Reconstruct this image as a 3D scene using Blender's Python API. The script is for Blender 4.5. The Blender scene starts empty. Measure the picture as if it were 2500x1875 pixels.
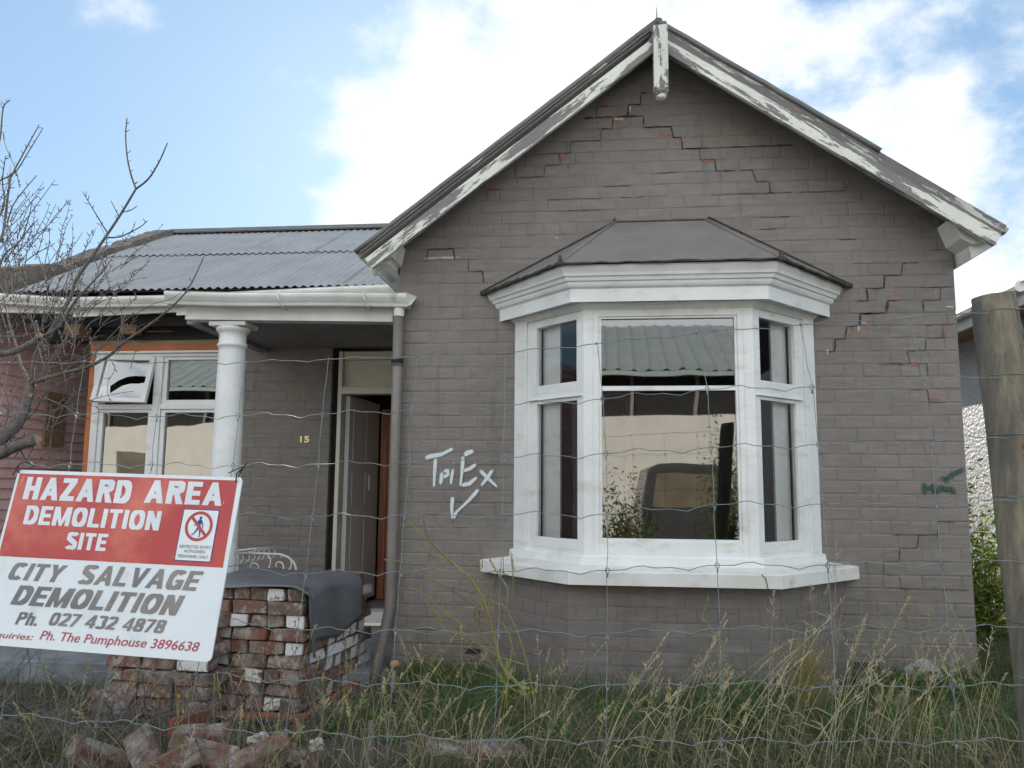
import bpy, math, random
import numpy as np
from mathutils import Vector, Matrix, noise as mn
R = math.radians
random.seed(7); rng = np.random.default_rng(7)
S = bpy.context.scene; COL = S.collection

# ---------------------------------------------------------------- camera, light, exposure
CAM = Vector((0, -5.5, 1.25)); PITCH, YAW, ROLL, F = R(7.142), R(6.195), R(.4775), 1950.0
_f = Vector((-math.sin(YAW)*math.cos(PITCH), math.cos(YAW)*math.cos(PITCH), math.sin(PITCH)))
_r0 = Vector((math.cos(YAW), math.sin(YAW), 0)); _u0 = _r0.cross(_f)
_r = _r0*math.cos(ROLL)+_u0*math.sin(ROLL); _u = _u0*math.cos(ROLL)-_r0*math.sin(ROLL)
cd = bpy.data.cameras.new('camera'); cam = bpy.data.objects.new('camera', cd); COL.objects.link(cam)
cam.matrix_world = Matrix(((_r.x, _u.x, -_f.x, CAM.x), (_r.y, _u.y, -_f.y, CAM.y), (_r.z, _u.z, -_f.z, CAM.z), (0, 0, 0, 1)))
cd.sensor_width = 36; cd.lens = 36*F/2500; cd.clip_start = .05; cd.clip_end = 2000
S.camera = cam
SUN_AZ, SUN_EL = R(-15), R(25)          # azimuth measured from +Y (behind the house), negative = to the left
sd = Vector((math.sin(SUN_AZ)*math.cos(SUN_EL), math.cos(SUN_AZ)*math.cos(SUN_EL), math.sin(SUN_EL)))
sl = bpy.data.lights.new('sun', 'SUN'); sl.energy = 4.6; sl.angle = R(.6); sl.color = (1, .93, .82)
so = bpy.data.objects.new('sun', sl); COL.objects.link(so); so.rotation_euler = (-sd).to_track_quat('-Z', 'Y').to_euler()
S.view_settings.view_transform = 'Standard'; S.view_settings.look = 'None'
S.view_settings.exposure = 1.14; S.view_settings.gamma = 1
w = bpy.data.worlds.new('World'); S.world = w; w.use_nodes = True
nt = w.node_tree; N = nt.nodes; L = nt.links; N.clear()
out = N.new('ShaderNodeOutputWorld'); bg = N.new('ShaderNodeBackground'); bg.inputs[1].default_value = .1
sky = N.new('ShaderNodeTexSky'); sky.sky_type = 'NISHITA'; sky.sun_disc = False
sky.sun_elevation = SUN_EL; sky.sun_rotation = SUN_AZ; sky.air_density = 1.0; sky.dust_density = .3; sky.ozone_density = 1.5
def wm(op, a, b=None, c=None):
    n = N.new('ShaderNodeMath'); n.operation = op
    for i, x in enumerate((a, b, c)):
        if x is None: continue
        if isinstance(x, (int, float)): n.inputs[i].default_value = x
        else: L.new(x, n.inputs[i])
    return n.outputs[0]
tc = N.new('ShaderNodeTexCoord'); sep = N.new('ShaderNodeSeparateXYZ'); L.new(tc.outputs['Generated'], sep.inputs[0])
mp = N.new('ShaderNodeMapping'); mp.inputs['Location'].default_value = (.9, .35, .2); mp.inputs['Scale'].default_value = (1, 1, 1.5); L.new(tc.outputs['Generated'], mp.inputs[0])
n1 = N.new('ShaderNodeTexNoise'); n1.inputs['Scale'].default_value = 5.0; n1.inputs['Detail'].default_value = 9; n1.inputs['Roughness'].default_value = .56; n1.inputs['Distortion'].default_value = .08
L.new(mp.outputs[0], n1.inputs['Vector'])
# more cloud towards the right and round the hidden sun, a clear patch to the left
def blob(az, el, sharp):
    d = (math.sin(R(az))*math.cos(R(el)), math.cos(R(az))*math.cos(R(el)), math.sin(R(el)))
    v = N.new('ShaderNodeVectorMath'); v.operation = 'DOT_PRODUCT'; L.new(tc.outputs['Generated'], v.inputs[0]); v.inputs[1].default_value = d
    return wm('POWER', wm('MAXIMUM', v.outputs['Value'], 0), sharp)
bias = wm('MULTIPLY', blob(-11, 19, 60), .27)
bias = wm('ADD', bias, wm('MULTIPLY', blob(-3, 24, 50), .14))
bias = wm('ADD', bias, wm('MULTIPLY', blob(11, 22, 55), .21))
bias = wm('ADD', bias, wm('MULTIPLY', blob(22, 14, 120), .12))
bias = wm('SUBTRACT', bias, wm('MULTIPLY', blob(-36, 22, 22), .23))
bias = wm('ADD', bias, wm('MULTIPLY', wm('MAXIMUM', wm('MULTIPLY', sep.outputs[1], -1), 0), .22))  # extra cloud cover added behind the camera, out of view, for fill
cl = wm('ADD', n1.outputs['Fac'], bias)
ramp = N.new('ShaderNodeValToRGB'); ramp.color_ramp.elements[0].position = .465; ramp.color_ramp.elements[1].position = .655
ramp.color_ramp.interpolation = 'EASE'; L.new(cl, ramp.inputs[0])
mx = N.new('ShaderNodeMix'); mx.data_type = 'RGBA'; L.new(ramp.outputs[0], mx.inputs[0])
skb = N.new('ShaderNodeMix'); skb.data_type = 'RGBA'; skb.blend_type = 'MULTIPLY'; skb.inputs[0].default_value = 1
gm = N.new('ShaderNodeGamma'); gm.inputs[1].default_value = .45; L.new(sky.outputs[0], gm.inputs[0])
L.new(gm.outputs[0], skb.inputs[6]); skb.inputs[7].default_value = (1.12, 1.5, 1.85, 1)
L.new(skb.outputs[2], mx.inputs[6]); 
mr = N.new('ShaderNodeMapRange'); mr.inputs[1].default_value = .15; mr.inputs[2].default_value = -.45; mr.inputs[3].default_value = 5.2; mr.inputs[4].default_value = 9.0; L.new(sep.outputs[1], mr.inputs[0])  # unseen clouds behind the camera made brighter, added as fill light
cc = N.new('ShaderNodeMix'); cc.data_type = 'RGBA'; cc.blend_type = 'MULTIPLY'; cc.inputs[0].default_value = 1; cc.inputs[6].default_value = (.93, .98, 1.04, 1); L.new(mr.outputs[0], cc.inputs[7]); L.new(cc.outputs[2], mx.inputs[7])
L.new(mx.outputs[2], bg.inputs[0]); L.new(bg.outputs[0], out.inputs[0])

# ---------------------------------------------------------------- pixel helpers (photo is 2500 x 1875)
def ray(u, v): return _f + _r*((u-1250)/F) - _u*((v-937.5)/F)
def at(u, v, Y): d = ray(u, v); return CAM + d*((Y-CAM.y)/d.y)
def atX(u, v, X): d = ray(u, v); return CAM + d*((X-CAM.x)/d.x)
def atPl(u, v, n, p0): d = ray(u, v); n = Vector(n); return CAM + d*(n.dot(Vector(p0)-CAM)/n.dot(d))
FA, FB, FC = -3.3631, .2082, -.0482       # fence plane y = FA + FB z + FC x
def atF(u, v, off=0): return atPl(u, v, (-FC, 1, -FB), (0, FA+off, 0))
def fy(x, z): return FA+FB*z+FC*x
r2 = lambda x, y: (834+x/2.654, y/2.654)
r3 = lambda x, y: (1667+x/2.654, y/2.654)
r1 = lambda x, y: (x/2.652, y/2.652)
r4 = lambda x, y: (x/2.652, 625+y/2.652)
r5 = lambda x, y: (834+x/2.654, 625+y/2.654)
r6 = lambda x, y: (1667+x/2.654, 625+y/2.654)
b1 = lambda x, y: (x/2.652, 1250+y/2.652)
b2 = lambda x, y: (834+x/2.654, 1250+y/2.654)
b3 = lambda x, y: (1667+x/2.654, 1250+y/2.654)
c5 = lambda x, y: (400+x/3.687, 1230+y/3.687)

# ---------------------------------------------------------------- materials
def new_mat(name):
    m = bpy.data.materials.new(name); m.use_nodes = True
    t = m.node_tree; b = t.nodes['Principled BSDF']; return m, t, b
def node(t, k, **kw):
    n = t.nodes.new(k)
    for a, v in kw.items():
        if a.startswith('i_'):
            a = a[2:]; a = int(a) if a.isdigit() else a.replace('_', ' ')
            n.inputs[a].default_value = v
        else: setattr(n, a, v)
    return n
def rgb(c): return (c[0], c[1], c[2], 1)
def coords(t, scale=(1, 1, 1), kind='Object'):
    tcn = node(t, 'ShaderNodeTexCoord'); m = node(t, 'ShaderNodeMapping'); m.inputs['Scale'].default_value = scale
    t.links.new(tcn.outputs[kind], m.inputs[0]); return m.outputs[0]
def mixc(t, fac, a, b):
    m = node(t, 'ShaderNodeMix', data_type='RGBA')
    if isinstance(fac, (int, float)): m.inputs[0].default_value = fac
    else: t.links.new(fac, m.inputs[0])
    for i, x in ((6, a), (7, b)):
        if isinstance(x, tuple): m.inputs[i].default_value = rgb(x)
        else: t.links.new(x, m.inputs[i])
    return m.outputs[2]
def ramp_(t, src, p0, p1):
    r = node(t, 'ShaderNodeValToRGB'); r.color_ramp.elements[0].position = p0; r.color_ramp.elements[1].position = p1
    t.links.new(src, r.inputs[0]); return r.outputs[0]
def noise_(t, vec, scale, detail=4, rough=.55, dist=0):
    n = node(t, 'ShaderNodeTexNoise'); n.inputs['Scale'].default_value = scale; n.inputs['Detail'].default_value = detail
    n.inputs['Roughness'].default_value = rough; n.inputs['Distortion'].default_value = dist
    t.links.new(vec, n.inputs['Vector']); return n.outputs['Fac']
def bump(t, b, h, strength=.3, dist=.01, prev=None):
    n = node(t, 'ShaderNodeBump'); n.inputs['Strength'].default_value = strength; n.inputs['Distance'].default_value = dist
    t.links.new(h, n.inputs['Height'])
    if prev: t.links.new(prev, n.inputs['Normal'])
    t.links.new(n.outputs[0], b.inputs['Normal']); return n.outputs[0]
def simple(name, c, c2=None, scale=6, rough=.7, bumps=.15, bscale=40, metal=0, sc=(1, 1, 1), p=(.35, .65), spots=None, bdist=.004):
    """two tones by noise, optional dirt spots (colour, scale, p0, p1), fine bump"""
    m, t, b = new_mat(name); v = coords(t, sc)
    c2 = c2 or tuple(x*.8 for x in c)
    col = mixc(t, ramp_(t, noise_(t, v, scale), *p), c, c2)
    for s in (spots or []):
        col = mixc(t, ramp_(t, noise_(t, coords(t, s[4] if len(s) > 4 else (1, 1, 1)), s[1], 6, .65), s[2], s[3]), col, s[0])
    t.links.new(col, b.inputs['Base Color']); b.inputs['Roughness'].default_value = rough; b.inputs['Metallic'].default_value = metal
    if bumps: bump(t, b, noise_(t, v, bscale, 4), bumps, bdist)
    return m
def peel(name, paint, wood, lo, hi, rough=.6, sc=(1, 7, 7), scale=2.2):
    """old paint flaking off grey timber, the flakes stretched along local X"""
    m, t, b = new_mat(name); v = coords(t, sc)
    n = noise_(t, v, scale, 10, .72, .3)
    msk = ramp_(t, n, lo, hi)
    pn = mixc(t, ramp_(t, noise_(t, coords(t), 5, 5), .4, .7), paint, tuple(x*.86 for x in paint))
    wd = mixc(t, ramp_(t, noise_(t, coords(t, (3, 60, 60)), 4, 5), .35, .65), wood, tuple(x*.6 for x in wood))
    t.links.new(mixc(t, msk, pn, wd), b.inputs['Base Color']); b.inputs['Roughness'].default_value = rough
    inv = node(t, 'ShaderNodeMath', operation='SUBTRACT'); inv.inputs[0].default_value = 1; t.links.new(msk, inv.inputs[1])
    bump(t, b, inv.outputs[0], .5, .004); return m
def glass_mat(name, refl=.35, tint=(.9, .93, .93), wav=.0015):
    m, t, b = new_mat(name); t.nodes.remove(b)
    o = t.nodes['Material Output']; tr = node(t, 'ShaderNodeBsdfTransparent'); tr.inputs[0].default_value = rgb(tint)
    gl = node(t, 'ShaderNodeBsdfGlossy'); gl.inputs['Roughness'].default_value = .015; gl.inputs[0].default_value = (.95, .95, .93, 1)
    bp = node(t, 'ShaderNodeBump'); bp.inputs['Strength'].default_value = .5; bp.inputs['Distance'].default_value = wav
    t.links.new(noise_(t, coords(t), 2.4, 1), bp.inputs['Height']); t.links.new(bp.outputs[0], gl.inputs['Normal'])
    fr = node(t, 'ShaderNodeFresnel'); fr.inputs[0].default_value = 1.45
    mr = node(t, 'ShaderNodeMapRange'); mr.inputs[3].default_value = refl; mr.inputs[4].default_value = 1; t.links.new(fr.outputs[0], mr.inputs[0])
    ms = node(t, 'ShaderNodeMixShader'); t.links.new(mr.outputs[0], ms.inputs[0]); t.links.new(tr.outputs[0], ms.inputs[1]); t.links.new(gl.outputs[0], ms.inputs[2])
    t.links.new(ms.outputs[0], o.inputs[0]); return m
M = {}
def paint_brick():
    m, t, b = new_mat('painted_brick'); v = coords(t)
    c = mixc(t, ramp_(t, noise_(t, v, 1.1, 4), .35, .68), (.190, .168, .151), (.148, .133, .121))
    c = mixc(t, ramp_(t, noise_(t, coords(t, (1, 1, 4)), 5, 6, .6), .45, .75), c, (.215, .194, .176))
    c = mixc(t, ramp_(t, noise_(t, coords(t, (1, 1, 6)), 9, 6, .7), .62, .8), c, (.10, .088, .08))
    c = mixc(t, ramp_(t, noise_(t, coords(t, (3.5, 1, .45)), 2.2, 6, .65), .56, .80), c, (.118, .108, .10))
    # a few ginger runs of rain dirt
    c = mixc(t, ramp_(t, noise_(t, coords(t, (.7, 1, 1.5)), 2.3, 5, .6), .60, .85), c, (.22, .175, .125))
    # pin-head chips
    c = mixc(t, ramp_(t, noise_(t, v, 60, 2, .5), .78, .80), c, (.33, .27, .22))
    at_ = node(t, 'ShaderNodeAttribute', attribute_name='Tone'); ml = node(t, 'ShaderNodeMix', data_type='RGBA', blend_type='MULTIPLY'); ml.inputs[0].default_value = 1; t.links.new(c, ml.inputs[6]); t.links.new(at_.outputs['Color'], ml.inputs[7]); c = ml.outputs[2]
    t.links.new(c, b.inputs['Base Color']); b.inputs['Roughness'].default_value = .62
    n1_ = bump(t, b, noise_(t, coords(t, (1, 1, 2.2)), 34, 6, .65), .55, .0035)
    bump(t, b, noise_(t, coords(t, (1, 1, 3)), 9, 4, .6), .5, .008, n1_)
    return m
M['brickpaint'] = paint_brick()
M['white'] = simple('white_paint', (.77, .78, .77), (.67, .69, .68), 3, .5, .25, 60, spots=[((.5, .48, .40), 5, .54, .82, (1, 1, 2.5)), ((.30, .26, .2), 24, .70, .78), ((.42, .38, .28), 7, .72, .86)])
M['white_old'] = simple('weathered_white_paint', (.74, .74, .71), (.60, .60, .56), 4, .55, .25, 50, spots=[((.34, .33, .27), 6, .60, .80), ((.2, .17, .12), 22, .72, .8)])
M['cream'] = simple('cream_paint', (.62, .60, .50), (.53, .51, .42), 4, .5, .1, 50)
M['barge'] = peel('flaking_cream_paint', (.70, .70, .62), (.22, .215, .205), .505, .525)
M['barge_worn'] = peel('worn_cream_paint', (.50, .50, .45), (.165, .155, .145), .44, .47)
M['cap'] = simple('grey_metal_capping', (.17, .16, .155), (.12, .115, .11), 5, .5, .2, 40, .3)
M['bayroof'] = simple('grey_painted_sheet', (.20, .185, .172), (.165, .153, .143), 3, .95, .15, 30, spots=[((.11, .105, .1), 4, .6, .8)])
M['moss'] = simple('mossy_lead_edge', (.07, .065, .055), (.035, .033, .03), 14, .9, .6, 60)
def corr():
    m, t, b = new_mat('galvanised_iron'); v = coords(t)
    c = mixc(t, ramp_(t, noise_(t, coords(t, (.8, .25, 1)), 5, 6, .6), .35, .7), (.38, .375, .365), (.29, .285, .275))
    c = mixc(t, ramp_(t, noise_(t, coords(t, (3, .3, 1)), 6, 6, .7), .62, .82), c, (.12, .12, .12))
    t.links.new(c, b.inputs['Base Color']); b.inputs['Roughness'].default_value = .55; b.inputs['Metallic'].default_value = .1
    bump(t, b, noise_(t, v, 45, 3), .12, .003); return m
M['iron'] = corr()
M['pipe'] = simple('grey_painted_pipe', (.19, .17, .155), (.155, .14, .13), 6, .45, .12, 40)
M['orange'] = simple('orange_painted_board', (.52, .16, .05), (.42, .13, .045), 5, .6, .2, 30, spots=[((.62, .5, .35), 9, .72, .8)])
M['rawwood'] = simple('raw_pine_board', (.36, .25, .14), (.2, .13, .08), 5, .8, .3, 30, sc=(.6, 6, 6))
M['tar'] = simple('black_building_paper', (.02, .019, .018), (.035, .032, .03), 5, .85, .4, 25)  # near-black colour stands in for the darkness under the open eave
M['ceil'] = simple('grey_ceiling_boards', (.25, .24, .235), (.2, .19, .19), 4, .6, .1, 40)
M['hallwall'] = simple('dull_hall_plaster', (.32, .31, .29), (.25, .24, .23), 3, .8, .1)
M['redwood'] = simple('varnished_red_timber', (.52, .21, .10), (.32, .12, .06), 6, .4, .1, 30, sc=(4, 4, .4))
M['leaf_door'] = simple('grey_door_paint', (.74, .73, .70), (.66, .65, .62), 2, .55, .05)
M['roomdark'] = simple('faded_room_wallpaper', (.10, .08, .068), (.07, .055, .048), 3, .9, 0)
M['concrete'] = simple('stained_concrete', (.25, .27, .28), (.15, .165, .17), 5, .85, .4, 30, spots=[((.34, .36, .37), 10, .62, .75)])
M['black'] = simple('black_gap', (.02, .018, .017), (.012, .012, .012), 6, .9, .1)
M['brass'] = simple('brass_numeral', (.75, .62, .3), (.6, .5, .22), 20, .28, 0, metal=.6)
M['glass'] = glass_mat('window_glass', .19)
M['glass3'] = glass_mat('clean_side_glass', .02, (.97, .98, .98))
M['glass2'] = glass_mat('old_window_glass', .24, (.85, .87, .87), .003)
M['mortar'] = simple('crumbled_mortar', (.50, .47, .42), (.36, .33, .30), 20, .95, .7, 60, bdist=.008)
M['chip'] = simple('bare_orange_brick', (.33, .155, .105), (.25, .13, .095), 40, .9, .6, 90)
M['crack'] = simple('open_joint', (.03, .025, .022), (.05, .04, .035), 30, .95, .4, 60)
def weather(name, cols, sc, seedscale=4):
    m, t, b = new_mat(name); v = coords(t, sc)
    c = mixc(t, ramp_(t, noise_(t, v, seedscale, 6), .35, .65), cols[0], cols[1])
    c = mixc(t, ramp_(t, noise_(t, coords(t, (sc[0]*2, sc[1]*2, sc[2]*2)), seedscale*1.7, 6, .7), .55, .72), c, cols[2])
    t.links.new(c, b.inputs['Base Color']); b.inputs['Roughness'].default_value = .85
    bump(t, b, noise_(t, v, 14, 6, .65), .6, .006); return m
def postm():
    m, t, b = new_mat('treated_pine_post')
    g = noise_(t, coords(t, (16, 16, .7)), 3.2, 7, .62)
    c = mixc(t, ramp_(t, g, .38, .62), (.225, .19, .13), (.13, .11, .08))
    c = mixc(t, ramp_(t, noise_(t, coords(t, (5, 5, .9)), 2.6, 6, .7), .44, .62), c, (.085, .08, .068))
    c = mixc(t, ramp_(t, noise_(t, coords(t, (22, 22, .5)), 3, 5, .7), .64, .68), c, (.045, .038, .03))
    vo = node(t, 'ShaderNodeTexVoronoi', feature='F1'); vo.inputs['Scale'].default_value = 3.3; t.links.new(coords(t, (1.6, 1.6, 1.1)), vo.inputs[0])
    rg = node(t, 'ShaderNodeMath', operation='SINE'); mm = node(t, 'ShaderNodeMath', operation='MULTIPLY'); mm.inputs[1].default_value = 60; t.links.new(vo.outputs['Distance'], mm.inputs[0]); t.links.new(mm.outputs[0], rg.inputs[0])
    kn = node(t, 'ShaderNodeMath', operation='LESS_THAN'); kn.inputs[1].default_value = .085; t.links.new(vo.outputs['Distance'], kn.inputs[0])
    c = mixc(t, kn.outputs[0], c, mixc(t, ramp_(t, rg.outputs[0], .3, .7), (.16, .11, .06), (.075, .055, .035)))
    t.links.new(c, b.inputs['Base Color']); b.inputs['Roughness'].default_value = .8; bump(t, b, g, .6, .006); return m
M['postwood'] = postm()
M['bark'] = weather('grey_bark', ((.15, .135, .125), (.085, .075, .068), (.22, .21, .19)), (8, 8, 8), 5)
M['moss_bark'] = simple('green_bark', (.10, .105, .035), (.16, .15, .06), 12, .85, .4, 60)
M['rose'] = simple('green_brown_cane', (.24, .24, .07), (.19, .12, .075), 7, .7, .3, 50)
M['wire'] = simple('galvanised_wire', (.22, .265, .26), (.13, .16, .165), 30, .5, 0, metal=.3)
M['pinkwood'] = simple('faded_pink_weatherboard', (.80, .57, .55), (.70, .47, .45), 4, .75, .25, 40, spots=[((.32, .22, .19), 3, .6, .8), ((.2, .13, .1), 14, .7, .8)])
def roughcast():
    m, t, b = new_mat('roughcast_render'); v = coords(t)
    c = mixc(t, ramp_(t, noise_(t, v, 3), .3, .7), (.46, .475, .49), (.40, .41, .425)); t.links.new(c, b.inputs['Base Color'])
    b.inputs['Roughness'].default_value = .42
    vo = node(t, 'ShaderNodeTexVoronoi', feature='SMOOTH_F1'); vo.inputs['Scale'].default_value = 26; t.links.new(coords(t, (1, 1, 1.5)), vo.inputs[0])
    n1_ = bump(t, b, vo.outputs['Distance'], .55, .014); bump(t, b, noise_(t, v, 45, 5), .6, .008, n1_); return m
M['rough'] = roughcast()
M['parapet'] = simple('old_mortar_capping', (.21, .18, .145), (.14, .12, .10), 6, .95, .8, 18, bdist=.02)
M['asphalt'] = simple('asphalt', (.06, .06, .06), (.045, .045, .045), 8, .9, .3, 90)
M['path'] = simple('footpath_concrete', (.3, .29, .27), (.24, .23, .22), 2, .9, .2, 40)
M['soil'] = simple('dark_soil', (.045, .042, .028), (.07, .06, .04), 5, .95, .6, 20, bdist=.03)
M['rubber'] = simple('grey_rubber_sheet', (.135, .14, .15), (.10, .10, .108), 4, .5, .2, 30, spots=[((.22, .22, .22), 30, .75, .8)])
M['tie'] = simple('black_cable_tie', (.015, .015, .015), (.02, .02, .02), 9, .5, 0)
M['whiteiron'] = simple('white_enamelled_iron', (.62, .62, .6), (.5, .5, .48), 15, .5, .1)
M['orangepaint'] = simple('orange_pallet_paint', (.36, .095, .05), (.24, .08, .05), 5, .7, .4, 30, spots=[((.14, .1, .08), 7, .58, .7)])
def brick_mat(name, a, b_, c_, white=False):
    m, t, b = new_mat(name); oi = node(t, 'ShaderNodeObjectInfo')
    tcn = node(t, 'ShaderNodeTexCoord'); ad = node(t, 'ShaderNodeVectorMath', operation='ADD'); mu = node(t, 'ShaderNodeMath', operation='MULTIPLY'); mu.inputs[1].default_value = 57
    t.links.new(oi.outputs['Random'], mu.inputs[0]); t.links.new(tcn.outputs['Object'], ad.inputs[0]); t.links.new(mu.outputs[0], ad.inputs[1]); v = ad.outputs[0]
    base = mixc(t, oi.outputs['Random'], a, b_)
    c = mixc(t, ramp_(t, noise_(t, v, 9, 6, .65), .46, .60), base, c_)
    c = mixc(t, ramp_(t, noise_(t, v, 5, 5, .6), .60, .72), c, (.085, .085, .04))
    c = mixc(t, ramp_(t, noise_(t, v, 11, 7, .75), .52, .62), c, (.36, .335, .30))
    if white:
        c = mixc(t, ramp_(t, noise_(t, v, 14, 8, .7), .58, .61), (.66, .66, .63), c)
    t.links.new(c, b.inputs['Base Color']); b.inputs['Roughness'].default_value = .9
    bump(t, b, noise_(t, v, 45, 6, .7), .8, .006); return m
M['brick'] = brick_mat('reclaimed_red_brick', (.21, .085, .058), (.12, .085, .068), (.25, .20, .165))
M['brickwhite'] = brick_mat('painted_brick_end', (.21, .08, .06), (.18, .07, .05), (.3, .26, .22), True)
def leafm(name, vc=True, tr=.35, rough=.7):
    m, t, b = new_mat(name); a = node(t, 'ShaderNodeAttribute', attribute_name='Col')
    t.links.new(a.outputs['Color'], b.inputs['Base Color']); b.inputs['Roughness'].default_value = rough
    o = t.nodes['Material Output']; tl = node(t, 'ShaderNodeBsdfTranslucent'); t.links.new(a.outputs['Color'], tl.inputs[0])
    ms = node(t, 'ShaderNodeMixShader'); ms.inputs[0].default_value = tr; t.links.new(b.outputs[0], ms.inputs[1]); t.links.new(tl.outputs[0], ms.inputs[2]); t.links.new(ms.outputs[0], o.inputs[0]); return m
M['blade'] = leafm('grass_blades')
def spray(name, c):
    m, t, b = new_mat(name); b.inputs['Base Color'].default_value = rgb(c); b.inputs['Roughness'].default_value = .6
    a = node(t, 'ShaderNodeAttribute', attribute_name='Col'); n = noise_(t, coords(t), 90, 4, .7)
    ad = node(t, 'ShaderNodeMath', operation='MULTIPLY_ADD'); t.links.new(n, ad.inputs[0]); ad.inputs[1].default_value = .7; t.links.new(a.outputs['Fac'], ad.inputs[2])
    t.links.new(ramp_(t, ad.outputs[0], .45, 1.15), b.inputs['Alpha']); return m
M['spraywhite'] = spray('white_spray_paint', (.60, .66, .68)); M['spraygreen'] = spray('green_spray_paint', (.016, .07, .055))
M['signwhite'] = simple('scuffed_white_board', (.70, .75, .78), (.64, .69, .72), 3, .35, .03, spots=[((.50, .50, .48), 6, .58, .8), ((.35, .34, .32), 22, .68, .74, (.5, 3, 1)), ((.42, .38, .30), 3, .62, .9)])
M['signred'] = simple('faded_red_vinyl', (.50, .060, .05), (.40, .035, .035), 2.2, .35, .03, p=(.3, .7), spots=[((.60, .17, .11), 3, .50, .75), ((.7, .5, .45), 14, .66, .70, (4, .6, 1)), ((.72, .62, .58), 9, .70, .72, (1, 5, 1))])
M['signgrey'] = simple('faded_grey_letters', (.13, .13, .14), (.25, .22, .20), 4, .35, .0, p=(.4, .62), spots=[((.42, .42, .4), 26, .68, .75)])
M['signcrimson'] = simple('crimson_letters', (.42, .05, .07), (.34, .06, .08), 6, .35, 0)
M['signblue'] = simple('navy_print', (.02, .035, .16), (.03, .045, .2), 6, .35, 0)
M['signletters'] = simple('white_letters', (.70, .74, .77), (.62, .66, .69), 5, .35, 0, spots=[((.5, .4, .38), 20, .7, .76)])
M['creamwall'] = simple('cream_shop_wall', (.58, .565, .515), (.52, .505, .46), 2, .8, .1)
M['greenroof'] = simple('pale_green_iron', (.27, .31, .31), (.22, .26, .26), 2, .5, .1)
M['vanpaint'] = simple('dark_van_paint', (.05, .05, .052), (.04, .04, .042), 2, .25, 0)
M['vanglass'] = simple('van_glass', (.17, .15, .11), (.12, .105, .08), 2, .08, 0)
M['tyre'] = simple('tyre_rubber', (.02, .02, .02), (.03, .03, .03), 8, .8, .2)

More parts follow.
